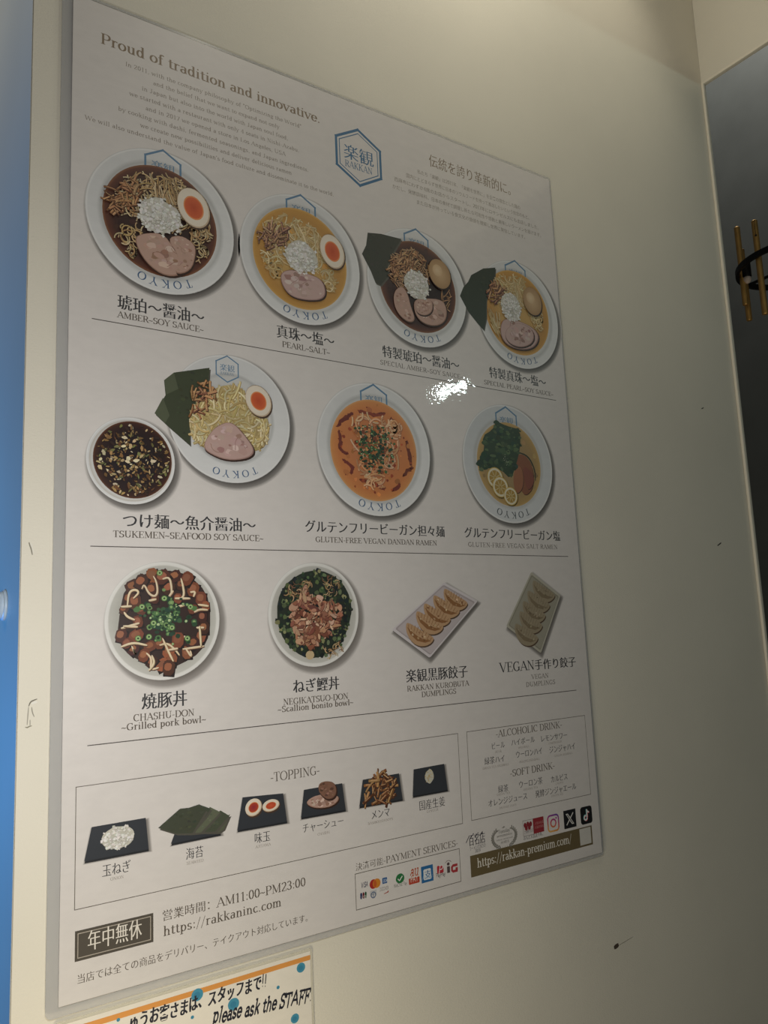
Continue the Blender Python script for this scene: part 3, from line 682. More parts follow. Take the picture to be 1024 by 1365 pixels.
ramen((369.9, 196.5, 68.4), (369.9, 195.5, 52.8), 'dark soy ramen with a seaweed sheet and whole egg', O3, DARK, ('#b48d66', '#a37a52', '#c4a27c', '#3d2518'), BAM,
  dict(nori_under=[(125, 125), (235, 135), (405, 178), (330, 300), (290, 400), (300, 480), (235, 560), (190, 540), (150, 440), (78, 300), (112, 230)], nori_kw=dict(base='#3c3f35'),
   noodles=[([(330, 300), (480, 240), (620, 330), (640, 560), (500, 640), (330, 560), (290, 420)], 60, dict(cur=(.03, .12))), ([(700, 560), (820, 600), (800, 800), (740, 700)], 8, dict(cur=(.02, .1)))],
   bamboo=[(290, 400), (340, 330), (480, 270), (600, 340), (580, 420), (420, 460), (320, 540)], nb=46,
   pork=[[(335, 620), (400, 560), (450, 620), (480, 740), (520, 850), (470, 875), (390, 820), (340, 730)], [(500, 680), (600, 670), (740, 680), (780, 760), (770, 860), (690, 905), (580, 880), (510, 800)], [(510, 690), (600, 675), (660, 690), (660, 780), (600, 820), (520, 790)]],
   onion=[(530, 560, 18, 18)], egg_whole=((715, 470), 15.5, 17.5, -20)), (369.9, 146, 19))
O4 = (600, 320, 6.206)
ramen((521.1, 198.4, 68.0), (519.5, 196.5, 53.4), 'golden salt ramen with a seaweed sheet and whole egg', O4, GOLD, NC, ('#a8794f', '#8f5d3e', '#bf976a', '#7b4a3c'),
  dict(nori_under=[(375, 228), (275, 235), (175, 290), (150, 345), (110, 390), (82, 462), (150, 590), (230, 690), (280, 745), (300, 640), (300, 500), (330, 380), (370, 300)], nori_kw=dict(base='#3b4031'),
   noodles=[([(370, 300), (500, 270), (620, 330), (640, 520), (520, 600), (400, 560), (350, 420)], 55, dict(cur=(.03, .12))), ([(500, 330), (600, 360), (640, 560), (560, 560)], 20, dict(dirs=(70, 20), cur=(0, .06))),
     ([(640, 590), (770, 600), (760, 740), (700, 740)], 18, dict(cur=(.12, .28))), ([(310, 560), (410, 600), (410, 800), (330, 730)], 18, dict(dirs=(70, 12), cur=(0, .06)))],
   bamboo=[(310, 430), (350, 330), (450, 400), (440, 470), (360, 520)], nb=26, pork=[[(410, 720), (440, 650), (540, 660), (680, 720), (740, 800), (700, 890), (600, 915), (480, 880), (420, 810)], [(445, 800), (470, 720), (580, 680), (690, 750), (690, 850), (600, 895), (500, 870)]],
   pork_kw=dict(base='#c7aaa2', hi='#d6beb6', lo='#a27d72'), onion=[(500, 560, 18, 19)], egg_whole=((675, 510), 15.5, 18, -12)), (521.1, 148, 19))

# dipping noodles: plate and sauce bowl
O5 = (100, 460, 3.413)
cx, cy, R = 143.9, 372.2, 60.4
o, z = plate('noodle_plate_picture', cx, cy, R, R * .66, 'plate of cold noodles with halved egg and seaweed')
lx, ly = at(303, 492); hexlogo_k = Ink(z); hexlogo(hexlogo_k, lx, ly, 12.6, '#5f86a6', 1.1, inner=False); hexlogo_k.build('logo', o); z -= STEP * 20
arc_tokyo(cx, cy, R, o, z, mid=86)
z = nori(o, z, PP(*O5, (405, 160), (450, 125), (612, 103), (600, 260), (520, 330), (523, 455), (420, 365), (362, 310), (412, 228)), base='#434a36', extra=[('#59604a', PP(*O5, (405, 160), (450, 125), (470, 200), (415, 225))), ('#59604a', PP(*O5, (362, 310), (400, 240), (430, 320), (410, 355)))])
yel = ('#dccb98', '#cfb97d', '#e8dcb4', '#a98f57')
mound = PP(*O5, (520, 300), (600, 210), (720, 170), (800, 240), (880, 330), (880, 420), (840, 480), (700, 470), (580, 470), (520, 400))
kk = Ink(z); kk.poly([(x + 1, y + 1.5) for x, y in smooth(mound)], '#8d7d55'); kk.poly(smooth(mound), '#c8b47c'); kk.build('noodle_bed', o); z = kk.z
_, z = noodles(o, z, mound, 120, yel, 1.5, cur=(.02, .12), L=(14, 30))
_, z = noodles(o, z, PP(*O5, (520, 330), (640, 370), (600, 460), (530, 430)), 16, yel, 1.6, dirs=(60, 30), cur=(.05, .15))
_, z = noodles(o, z, PP(*O5, (790, 300), (880, 330), (880, 430), (830, 480)), 20, yel, 1.6, dirs=(100, 25), cur=(.03, .12))
z = bamboo(o, z, PP(*O5, (515, 210), (600, 165), (650, 220), (620, 260), (560, 330), (515, 280)), 34, ('#b07a4f', '#97633f', '#c39468', '#8a5a48'), 2.0)
z = pork(o, z, PP(*O5, (600, 420), (640, 370), (710, 345), (770, 410), (820, 480), (790, 518), (690, 528), (600, 490), (582, 460)), base='#c9a9a0', hi='#dac2b9', lo='#aa877d')
z = egg_half(o, z, PP(*O5, (833, 256))[0], 13, 15.5, -25)
cx, cy, R = 52.6, 419.5, 37.6
o, z = plate('sauce_bowl_picture', cx, cy, R, 33.6, 'small bowl of dark dipping sauce', low='#c9c4bb', lift=.06)
z = broth(o, z, 54, 418.6, 33.4, ('#6b4128', '#43261c', '#2d1a19', '#22171c'))
k = Ink(z)
for i in range(330):
    a, q = rnd.uniform(0, 6.28), 31 * rnd.random() ** .55; x, y = 54 + q * math.cos(a), 419 + q * math.sin(a); s = rnd.uniform(.9, 2.6)
    th = rnd.uniform(0, 6.28); p = [(x + u * math.cos(th) - v_ * math.sin(th), y + u * math.sin(th) + v_ * math.cos(th)) for u, v_ in blob(0, 0, s, 6, .35, s * rnd.uniform(.3, .65))]; k.poly([(u + .4, v_ + .5) for u, v_ in p], '#1a1010')
    k.poly(p, jit_col(rnd.choice(('#c9b184', '#a98a5a', '#8a6a3f', '#d8cba8', '#7a7a4a', '#6b4b2c', '#3b2a22')), .12))
k.build('chopped_onion', o)

# spicy vegan noodle bowl
O6 = (390, 490, 4.876); rb = (301.9, 387.5, 53.3)
o, z = plate('ramen_picture', 303.3, 386.2, 69.9, 53.3, 'orange spicy noodle bowl with chopped scallion')
hexpart(303.3, 336, 18.5, o, z); z -= STEP * 20; arc_tokyo(303.3, 386.2, 69.9, o, z, mid=88)
z = broth(o, z - STEP * 4, *rb, ('#dca469', '#d68f52', '#cf8148', '#c97f4e'))
k = Ink(z)
for P in ([(290, 380), (330, 340), (390, 300)], [(300, 410), (320, 480), (300, 530), (360, 560)], [(430, 285), (520, 310), (600, 300)], [(330, 600), (400, 650), (380, 690)], [(440, 730), (520, 750), (600, 790)], [(720, 700), (750, 670), (780, 650)], [(740, 480), (760, 560), (770, 630)], [(650, 800), (700, 760)], [(640, 330), (680, 380), (690, 420)]):
    q = smooth(PP(*O6, *P), 2, False)
    for _ in range(4): k.rib([(x + rnd.uniform(-1.5, 1.5), y + rnd.uniform(-1.5, 1.5)) for x, y in q], rnd.uniform(1.2, 3.4), jit_col('#7c3526', .15), True)
for _ in range(60):
    a, q = rnd.uniform(0, 6.28), 50 * rnd.random() ** .5; k.poly(blob(rb[0] + q * math.cos(a), rb[1] + q * math.sin(a), rnd.uniform(.5, 2.2), 8, .3), jit_col(rnd.choice(('#b2532b', '#8e3b22', '#d88b4c')), .1))
k.build('chilli_oil', o); z = k.z
oc = ('#dfae83', '#d29a6c', '#e6c199', '#a5603c')
_, z = noodles(o, z, PP(*O6, (380, 300), (600, 310), (700, 420), (690, 650), (560, 740), (440, 700), (390, 520)), 36, oc, 1.7, (rb[0], rb[1], 50), cur=(.03, .14), L=(20, 50))
_, z = noodles(o, z, PP(*O6, (560, 320), (700, 350), (700, 450), (600, 440)), 12, oc, 1.7, (rb[0], rb[1], 50), cur=(.15, .28))
_, z = noodles(o, z, PP(*O6, (430, 700), (600, 720), (600, 800), (450, 780)), 8, oc, 1.6, (rb[0], rb[1], 50))
k = Ink(z); reg = PP(*O6, (380, 400), (480, 370), (600, 390), (670, 480), (660, 600), (600, 690), (500, 690), (440, 620), (420, 500))
xs = [p[0] for p in reg]; ys_ = [p[1] for p in reg]; m = 0
while m < 340:
    x, y = rnd.gauss(sum(xs) / len(xs), 13), rnd.gauss(sum(ys_) / len(ys_), 16)
    if not inside((x, y), reg): continue
    m += 1
    if m % 4 == 0: k.poly(blob(x, y, rnd.uniform(1.2, 2.4), 7, .3), jit_col(rnd.choice(('#b4713f', '#c98d58', '#8a4a2c')), .1))
    else: scallion(k, x, y, rnd.uniform(1.0, 2.0), dark=True)
k.build('chopped_scallion', o)

# vegan salt noodle bowl
O7 = (590, 520, 5.689); rb = (489.7, 387, 49.8)
o, z = plate('ramen_picture', 489.1, 386.2, 70, 49.8, 'pale noodle bowl with green leaves and lemon slices', rim='#d5d8d9')
hexpart(489.1, 337, 18.5, o, z); z -= STEP * 20; arc_tokyo(489.1, 386.2, 70, o, z, c='#4d5458', mid=88)
z = broth(o, z - STEP * 4, *rb, ('#c9aa70', '#bd9c60', '#ad905e', '#a58c62'))
k = Ink(z)
for i, P in enumerate(([(540, 600), (560, 480), (640, 500), (690, 600), (690, 740), (640, 800), (600, 780)], [(530, 680), (560, 560), (610, 600), (615, 740), (560, 800)], [(600, 560), (680, 620), (700, 700), (640, 780)])):
    q = smooth(PP(*O7, *P)); k.poly([(x + .8, y + .8) for x, y in q], '#4f2f22'); k.poly(q, ('#8d5a3f', '#a06a4a', '#8a5040')[i])
k.rib(smooth(PP(*O7, (570, 470), (650, 500), (700, 600), (705, 690)), 2, False), 2.2, '#3e3a2c', True); k.build('tomato_slices', o); z = k.z
k = Ink(z); reg = PP(*O7, (410, 235), (480, 270), (590, 300), (590, 440), (560, 560), (520, 680), (440, 600), (330, 590), (280, 620), (275, 550), (320, 450), (300, 350), (380, 300))
k.poly(smooth(reg, 1), '#3a4a35'); xs = [p[0] for p in reg]; ys_ = [p[1] for p in reg]; m = 0
while m < 150:
    x, y = rnd.uniform(min(xs), max(xs)), rnd.uniform(min(ys_), max(ys_))
    if not inside((x, y), reg): continue
    m += 1; r = rnd.uniform(1.5, 5); k.poly(smooth(blob(x, y, r, 7, .5, r * rnd.uniform(.4, .9)), 1), jit_col(rnd.choice(('#3f5238', '#4b5f41', '#2f4230', '#5d6f4c', '#36483a')), .1))
k.build('green_leaves', o); z = k.z
x, y = PP(*O7, (480, 545))[0]; z = onion(o, z, x, y, 5, 22, ry=9, bed=False, cols=('#c9cdb8', '#b3b9a2', '#99a58a'))
for (a, b) in ((398, 665), (438, 735), (516, 805)):
    c = PP(*O7, (a, b))[0]; k = Ink(z); r = 12.2 if a < 500 else 10.8
    k.ell(c[0] + .8, c[1] + 1, r * 1.02, r * 1.02, '#5d4c22'); k.ell(*c, r, r, '#c9a94e'); k.ell(*c, r * .92, r * .92, '#e3dcc0'); k.ell(*c, r * .72, r * .72, '#b08f45')
    for s_ in range(8):
        t = 2 * PI * s_ / 8 + .3; k.rib([(c[0] + r * .12 * math.cos(t), c[1] + r * .12 * math.sin(t)), (c[0] + r * .7 * math.cos(t), c[1] + r * .7 * math.sin(t))], .7, '#d8cda0')
    k.build('lemon_slice', o); z = k.z

# grilled pork rice bowl
O8 = (110, 730, 4.876); cx, cy, R = 80.2, 554.6, 49.5
def deep_bowl(name, cx, cy, R, label, inn):
    k = Ink(PZ); n = 72
    k.soft([(cx + R * math.cos(2 * PI * i / n), cy + R * math.sin(2 * PI * i / n)) for i in range(n)], (3, 3.6), 4.5, '#7d7771')
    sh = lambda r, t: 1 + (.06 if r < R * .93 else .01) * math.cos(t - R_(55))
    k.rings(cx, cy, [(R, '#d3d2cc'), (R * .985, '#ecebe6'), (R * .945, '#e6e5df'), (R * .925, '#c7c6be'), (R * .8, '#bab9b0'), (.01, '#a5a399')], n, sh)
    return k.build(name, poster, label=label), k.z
o, z = deep_bowl('rice_bowl_picture', cx, cy, R, 'grilled pork rice bowl with mayonnaise lattice', .8)
k = Ink(z); k.poly(smooth(PP(*O8, (410, 155), (620, 148), (760, 230), (830, 350), (830, 560), (770, 680), (640, 760), (510, 805), (420, 760), (270, 680), (225, 570), (245, 400), (275, 265)), 1), '#3a2a26')
for (x, y) in [(455, 180), (600, 185), (330, 250), (450, 270), (720, 270), (560, 260), (300, 330), (770, 330), (270, 400), (780, 450), (250, 570), (350, 570), (770, 580), (330, 660), (440, 640), (560, 670), (680, 680), (520, 760), (450, 740), (620, 600), (640, 240), (380, 400), (400, 700), (520, 190), (680, 200), (380, 220), (800, 380), (720, 620), (290, 620), (580, 730), (360, 480), (500, 620), (720, 400), (620, 330), (340, 350), (790, 520), (560, 780), (470, 330)]:
    c = PP(*O8, (x, y))[0]; r = rnd.uniform(5.5, 9); a = rnd.uniform(0, 1.5)
    q = [(c[0] + r * math.cos(a + t), c[1] + r * math.sin(a + t)) for t in (.6, 1.9, 3.7, 5.1)]
    k.poly([(u + .8, v_ + 1.2) for u, v_ in q], '#261a19'); k.poly(smooth(q, 1), jit_col(rnd.choice(('#7a4632', '#5c3529', '#93583c', '#4a2d26')), .1))
    k.poly(smooth([(c[0] + (u - c[0]) * .6 - .6, c[1] + (v_ - c[1]) * .5 - .8) for u, v_ in q], 1), jit_col('#9c6548', .1))
k.build('pork_cubes', o); z = k.z
k = Ink(z)
for P in ([(290, 390), (300, 290), (340, 270), (370, 290), (330, 330)], [(385, 270), (400, 235), (430, 300), (470, 320), (490, 290), (480, 220), (460, 185)], [(520, 205), (565, 190), (580, 260), (575, 310)], [(560, 320), (590, 280)], [(640, 200), (655, 260), (660, 310), (640, 330)], [(720, 320), (735, 285), (700, 290)], [(600, 330), (700, 330)],
          [(250, 385), (320, 380)], [(270, 420), (290, 450), (340, 470)], [(250, 525), (370, 490)], [(265, 510), (360, 515)], [(250, 645), (330, 615), (420, 635)], [(320, 640), (345, 700), (330, 660)], [(415, 685), (450, 720), (440, 795), (495, 780)], [(430, 800), (470, 750), (450, 700)], [(500, 635), (550, 620), (600, 660), (630, 700)], [(520, 590), (560, 680), (590, 740)], [(560, 665), (620, 655)],
          [(650, 660), (720, 650), (790, 640)], [(670, 655), (710, 715), (700, 670)], [(740, 520), (790, 520)], [(760, 510), (770, 640)], [(725, 420), (760, 400), (815, 405)], [(750, 370), (820, 380)], [(580, 395), (670, 370)], [(430, 345), (480, 335)], [(660, 575), (690, 600)]):
    q = smooth(PP(*O8, *P), 2, False); k.rib([(x + .5, y + .7) for x, y in q], 2.0, '#5a3d30', True); k.rib(q, 1.9, jit_col('#dcc39c', .06), True); k.rib([(x - .2, y - .3) for x, y in q], .8, '#efe0c2', True)
k.build('mayonnaise', o); z = k.z
k = Ink(z); c = PP(*O8, (545, 460))[0]
for i in range(170):
    a, q = rnd.uniform(0, 6.28), abs(rnd.gauss(0, 9)) + 1; x, y = c[0] + q * 1.15 * math.cos(a), c[1] + q * math.sin(a); scallion(k, x, y, rnd.uniform(1.2, 2.8))
for (x, y) in ((385, 385), (460, 490), (530, 330), (700, 385), (500, 165), (680, 590), (430, 580), (580, 520), (360, 590)): 
    p = PP(*O8, (x, y))[0]; k.ell(*p, 2.6, 2.4, '#5f8a4c'); k.ell(*p, 1.9, 1.7, '#aec78a'); k.ell(*p, 1.0, .9, '#3c5c38')
k.build('chopped_scallion', o)

# scallion and bonito rice bowl
O9 = (330, 730, 5.935); cx, cy, R = 225.5, 553.2, 48.8
o, z = deep_bowl('rice_bowl_picture', cx, cy, R, 'scallion rice bowl heaped with bonito flakes', .8)
k = Ink(z); reg = PP(*O9, (480, 185), (580, 178), (700, 230), (790, 330), (830, 480), (800, 620), (740, 780), (610, 860), (480, 880), (380, 830), (290, 740), (235, 600), (235, 420), (290, 300), (390, 220)); k.poly(smooth(reg, 1), '#2b3329'); m = 0
xs = [p[0] for p in reg]; ys_ = [p[1] for p in reg]
while m < 420:
    x, y = rnd.uniform(min(xs), max(xs)), rnd.uniform(min(ys_), max(ys_))
    if not inside((x, y), reg): continue
    m += 1; r = rnd.uniform(.9, 2.6); k.poly(blob(x, y, r, 8, .3), jit_col(rnd.choice(('#2c3a2c', '#3f4f36', '#1f2824', '#5a6a44', '#232b30', '#71805a', '#8a8a62')), .12))
k.build('chopped_scallion', o); z = k.z
k = Ink(z); q = PP(*O9, (490, 850))[0]; k.poly(smooth(blob(q[0], q[1], 5, 7, .2), 1), '#cbb48c')
for P, n in (([(350, 440), (470, 330), (580, 400), (740, 470), (700, 620), (600, 720), (500, 790), (390, 740), (340, 580)], 300), ([(290, 360), (400, 270), (520, 250), (480, 320), (360, 400)], 34), ([(600, 250), (720, 260), (700, 350), (620, 360)], 22), ([(610, 800), (760, 770), (700, 840), (620, 850)], 20)):
    g = PP(*O9, *P); xs = [p[0] for p in g]; ys_ = [p[1] for p in g]; m = 0
    while m < n:
        x, y = rnd.uniform(min(xs), max(xs)), rnd.uniform(min(ys_), max(ys_))
        if not inside((x, y), g): continue
        m += 1
        if n > 100:
            r = rnd.uniform(1.0, 5.6); th = rnd.uniform(0, 3.1); p = smooth([(x + u * math.cos(th) - v_ * math.sin(th), y + u * math.sin(th) + v_ * math.cos(th)) for u, v_ in blob(0, 0, r, 7, .55, r * rnd.uniform(.25, .6))], 1); k.poly([(u + .4, v_ + .6) for u, v_ in p], '#5d3527'); k.poly(p, jit_col(rnd.choice(('#b98a6c', '#a87358', '#cda283', '#925f49', '#d8b599', '#845040')), .1))
        else:
            a = rnd.uniform(0, 6.28); P2 = [(x + math.cos(a + i * .25) * i * 1.1, y + math.sin(a + i * .25) * i * 1.1) for i in range(6)]; k.rib(P2, rnd.uniform(.5, 1.1), jit_col(rnd.choice(('#a88760', '#c2a47c', '#7d5b41')), .1), True)
k.build('bonito_flakes', o)

# dumpling plates
def tray(name, pts, label, rim, inn, wall):
    c = (sum(p[0] for p in pts) / 4, sum(p[1] for p in pts) / 4)
    def rc(t, ox=0, oy=0):
        P = [(c[0] + (x - c[0]) * t + ox, c[1] + (y - c[1]) * t + oy) for x, y in pts]; q = []
        for i in range(4):
            a, b, d = P[i - 1], P[i], P[(i + 1) % 4]
            for s_ in (.06, .02): q.append((b[0] + (a[0] - b[0]) * s_, b[1] + (a[1] - b[1]) * s_))
            for s_ in (.02, .06): q.append((b[0] + (d[0] - b[0]) * s_, b[1] + (d[1] - b[1]) * s_))
        return q
    k = Ink(PZ); k.soft(rc(1), (2, 3), 4.5, '#6d6863'); k.poly(rc(1, .3, 1.2), '#77726c'); k.poly(rc(1), rim); k.poly(rc(.93), wall); k.poly(rc(.89, .3, .5), inn)
    return k.build(name, poster, label=label), k.z, c
O10 = (510, 750, 3.657)
def dumpling(parent, z, c, L, H, rot, cols, seam):
    k = Ink(z); ca, sa = math.cos(R_(rot)), math.sin(R_(rot))
    T = lambda u, v_: (c[0] + u * ca - v_ * sa, c[1] + u * sa + v_ * ca)
    body = [T(L * math.cos(t), (H if math.sin(t) > 0 else H * .55) * math.sin(t) - .18 * H * math.cos(2 * t)) for t in [2 * PI * i / 26 for i in range(26)]]
    k.poly([(x + .8, y + 1.4) for x, y in body], '#5a4636'); k.poly(body, cols[0])
    k.poly([T(u * L * .9, v_ * H) for u, v_ in ((-1, .05), (-.6, .55), (0, .78), (.6, .55), (1, .05), (.5, .25), (0, .35), (-.5, .25))], cols[1])
    for i in range(9):
        u = -.85 + 1.7 * i / 8; k.rib([T(u * L, -.45 * H * (1 - u * u) - .1 * H), T(u * L * .9, .15 * H)], .6, seam)
    for _ in range(14):
        u, v_ = rnd.uniform(-.7, .7), rnd.uniform(-.25, .6); x, y = T(u * L, v_ * H * (1 - u * u)); k.poly(blob(x, y, rnd.uniform(.4, 1.3), 7, .4), jit_col(rnd.choice(cols), .1))
    k.build('dumpling', parent); return k.z
o, z, c = tray('dumpling_plate_picture', PP(*O10, (45, 327), (300, 96), (465, 187), (230, 465)), 'white plate of browned dumplings', '#dcd5d6', '#c6bcbc', '#b3a9aa')
for (a, b) in ((355, 175), (310, 210), (265, 250), (228, 288), (180, 345)): z = dumpling(o, z, PP(*O10, (a, b))[0], 19 if b > 200 else 17.5, 10.5, 27, ('#c19c76', '#93673f', '#dcc09a', '#7d5232'), '#94683f')
o, z, c = tray('dumpling_plate_picture', PP(*O10, (603, 310), (725, 45), (868, 160), (772, 442)), 'pale plate of steamed green dumplings', '#bdb9a9', '#a5a191', '#94907f')
for (a, b) in ((785, 135), (760, 185), (738, 235), (722, 285), (700, 345)): z = dumpling(o, z, PP(*O10, (a, b))[0], 19, 11.5, 27, ('#a0937a', '#85765d', '#b3a88c', '#74674f'), '#8a7d64')

# toppings on slate trays
def slate(pts, label):
    k = Ink(PZ); k.soft(pts, (1, 1.5), 2.6, '#77726c'); lowp = [(x + .2, y + 1.6) for x, y in pts]; k.poly(lowp, '#26282c'); k.poly(pts, '#363a40')
    return k.build('topping_picture', poster, label=label), k.z
PA, PB = (90, 1010, 4.267), (300, 970, 3.2)
o, z = slate(PP(*PA, (137, 395), (445, 342), (462, 520), (95, 590)), 'chopped onion on a dark slate')
x, y = PP(*PA, (290, 455))[0]; z = onion(o, z, x, y, 13.6, 170, ry=9.4)
o, z = slate(PP(*PA, (640, 350), (850, 320), (872, 432), (588, 490)), 'fanned seaweed sheets on a dark slate')
for i, P in enumerate(([(700, 425), (925, 322), (890, 405), (860, 425)], [(690, 430), (870, 300), (920, 330), (840, 420)], [(690, 432), (810, 280), (870, 310), (760, 425)], [(700, 432), (745, 265), (815, 290), (790, 330)], [(515, 400), (600, 325), (640, 290), (690, 285), (750, 265), (790, 300), (710, 430), (620, 432)])):
    z = nori(o, z, PP(*PA, *P), base=('#5b604c', '#4c5342', '#646a55', '#474e3f', '#474c3d')[i])
o, z = slate(PP(*PB, (75, 297), (248, 280), (265, 400), (52, 438)), 'two seasoned egg halves on a dark slate')
z = egg_half(o, z, PP(*PB, (122, 340))[0], 8.0, 7.2, -20, yolk='#b8452c', ycore='#96303a'); z = egg_half(o, z, PP(*PB, (196, 332))[0], 8.3, 5.0, -5, yolk='#c14a2c', ycore='#d8603a')
o, z = slate(PP(*PB, (337, 265), (500, 237), (515, 350), (324, 384)), 'roast pork slices on a dark slate')
z = pork(o, z, PP(*PB, (338, 320), (390, 285), (480, 285), (488, 310), (450, 340), (380, 345)), base='#c3a091', hi='#dcc4b4'); z = pork(o, z, PP(*PB, (397, 240), (430, 226), (472, 235), (478, 290), (440, 312), (400, 280)), base='#8a6552', hi='#a37f69', lo='#65473a')
o, z = slate(PP(*PB, (588, 222), (742, 195), (758, 305), (573, 337)), 'bamboo shoots on a dark slate')
z = bamboo(o, z, PP(*PB, (610, 240), (660, 180), (720, 215), (740, 280), (680, 325), (600, 310)), 60, ('#9a6a42', '#7f5233', '#b58a5c', '#5c3a26'), 2.2, (8, 18))
o, z = slate(PP(*PB, (805, 178), (935, 154), (950, 265), (801, 292)), 'grated ginger on a dark slate')
x, y = PP(*PB, (872, 207))[0]; z = onion(o, z, x, y, 6.0, 60, ry=7.2, name='grated_ginger', cols=('#dcc787', '#cdb06a', '#ebe0b4', '#bd9c4e'))

k = Ink(PZ); k.ptext('-TOPPING-', 360.3, 1042.5, 426.6, 12, INK_M, wt=.95); k.build('heading', poster)
def lab(jp, en=None):
    k = Ink(PZ); k.ptext(*jp, INK_D, bold=.018); k.build('caption', poster)
    if en: k = Ink(PZ); k.ptext(*en, INK_L); k.build('small_caption', poster)
lab(('玉ねぎ', 135.7, 1168.5, 174.8, 14.5), ('ONION', 147, 1174, 165, 3.8)); lab(('海苔', 247.5, 1145.5, 271.6, 13.5), ('SEAWEED', 248.7, 1153, 271.6, 3.8))
lab(('味玉', 339, 1124, 361, 12.5), ('AJITAMA', 340.6, 1131, 361, 3.5)); lab(('チャーシュー', 403, 1110, 458.8, 11), ('CHASHU', 423.4, 1114, 440, 3.3))
lab(('メンマ', 494.7, 1092, 520.3, 11), ('BAMBOOSHOOTS', 490.6, 1099.7, 524, 3.2)); lab(('国産生姜', 558.8, 1080, 593.8, 11.5), ('GINGER', 568.8, 1083.5, 584.4, 3.2))
for t in (('-ALCOHOLIC DRINK-', 661, 982.9, 749.7, 9), ('-SOFT DRINK-', 680, 1035.6, 740, 9)):
    k = Ink(PZ); k.ptext(*t, INK_M); k.build('heading', poster)
lab(('ビール', 655, 998.8, 673.4, 8), ('BEER', 660.5, 1003.8, 668.7, 2.8)); lab(('ハイボール', 681.6, 994, 713.4, 8), ('HIGHBALL', 690.9, 998.2, 706, 2.6)); lab(('レモンサワー', 720.6, 989, 756.9, 8), ('LEMONSOUR', 731, 992.4, 749, 2.6))
lab(('緑茶ハイ', 646, 1019.2, 673.8, 8.5), ('GREEN TEA HIGHBALL', 643.7, 1026, 679, 2.8)); lab(('ウーロンハイ', 687.6, 1010.4, 723.7, 8.5), ('OOLONG HIGHBALL', 692.3, 1017.4, 719.6, 2.8)); lab(('ジンジャハイ', 732.3, 1004, 767.6, 8.5), ('GINGER HIGHBALL', 738.8, 1009.2, 763.5, 2.6))
lab(('緑茶', 664.2, 1056.6, 678.3, 8.5), ('GREEN TEA', 662.5, 1061, 680, 2.6)); lab(('ウーロン茶', 691.7, 1050.4, 723.7, 8.5), ('OOLONG TEA', 698, 1054.2, 717, 2.6)); lab(('カルピス', 734.3, 1043, 757.3, 8), ('CALPIS', 741, 1046, 751, 2.4))
lab(('オレンジジュース', 650.7, 1075.6, 703.6, 8.5), ('ORANGE JUICE', 666, 1078.6, 689, 2.6)); lab(('発酵ジンジャエール', 713.8, 1063, 768.6, 8.5), ('GINGER ALE', 735, 1062.6, 751, 2.4))

# opening hours block
k = Ink(PZ); q = [at(100, 1241.7), at(204.3, 1257.5)]; x0, y0 = q[0]; x1, y1 = at(204.5, 1257.7)[0], at(100.8, 1282.3)[1]
k.poly([(x0, y0), (x1, y0), (x1, y1), (x0, y1)], '#565047'); d = 2.2; k.line([(x0 + d, y0 + d), (x1 - d, y0 + d), (x1 - d, y1 - d), (x0 + d, y1 - d)], .6, '#b9b0a2', True)
k.text('年中無休', x0 + 9, y1 - (y1 - y0) * .30, (x1 - x0) - 18, 12.5, '#efe9dd', bold=.022); k.build('open_daily_banner', poster, label='dark banner with pale lettering')
for t in (('営業時間：AM11:00~PM23:00', 215.8, 1227.4, 407.7, 12.5), ('https://rakkaninc.com', 217.7, 1247.8, 375.4, 12.5), ('当店では全ての商品をデリバリー、テイクアウト対応しています。', 102, 1311.5, 416, 11)):
    k = Ink(PZ); k.ptext(*t, INK_M, bold=.018); k.build('text_line', poster)

# website banner; the square at its right end stays a plain white panel
PC = (600, 930, 4.876); a, b = at(626.7, 1141.2), at(790, 1127)
x0, y0 = at(626.7, 1141.2); x1 = at(788.8, 1101)[0]; y1 = at(628.2, 1170)[1]
k = Ink(PZ); k.poly([(x0, y0), (x1, y0), (x1, y1), (x0, y1)], '#6f6143')
k.poly([(x1 - 20.5, y0 + 1.2), (x1 - 2.2, y0 + 1.2), (x1 - 2.2, y1 - 2), (x1 - 20.5, y1 - 2)], '#d7d4cc'); xt, yt = at(636.5, 1156.5); k.text('https://rakkan-premium.com/', xt, yt, at_row(762.5, yt) - xt, 8.6, '#ece6da', wt=1.0); k.build('website_banner', poster, label='olive brown web address banner')
# award and social marks
def pxl(k, O, pts, w, c, sm=0): k.rib(smooth(PP(*O, *pts), sm, False) if sm else PP(*O, *pts), w, c)
k = Ink(PZ); N = '#3a3742'
pxl(k, PC, [(105, 945), (122, 905), (132, 915), (152, 882), (165, 905), (183, 875), (192, 897), (212, 868), (208, 885), (200, 882)], .9, N)
x, y = PP(*PC, (122, 962))[0]; k.text('百名店', x, y, at_row(647.4, y) - x, 9.5, N, bold=.03)
x, y = PP(*PC, (127, 994))[0]; k.text('ラーメンTOKYO', x, y, at_row(647.4, y) - x, 3.4, N, bold=.02); x, y = PP(*PC, (163, 1008))[0]; k.text('2019', x, y, at_row(640.8, y) - x, 3, N); k.build('award_mark', poster, label='dark award stamp with a jagged crown')
k = Ink(PZ); c = PP(*PC, (354, 908))[0]; r, r2 = 16.5, 10.3
for sgn in (-1, 1):
    for i in range(11):
        a = R_(90 + sgn * (22 + 11.2 * i)); p = (c[0] + r * math.cos(a), c[1] + r2 * math.sin(a)); t = a + sgn * PI / 2
        for o_ in (-.5, .5): k.rib([p, (p[0] + 1.9 * math.cos(t + o_), p[1] + 1.9 * math.sin(t + o_)), (p[0] + 3.6 * math.cos(t + o_), p[1] + 3.6 * math.sin(t + o_))], 1.5, '#8d8a82', True)
pxl(k, PC, [(338, 848), (352, 835), (345, 848), (356, 838)], .7, '#8d8a82')
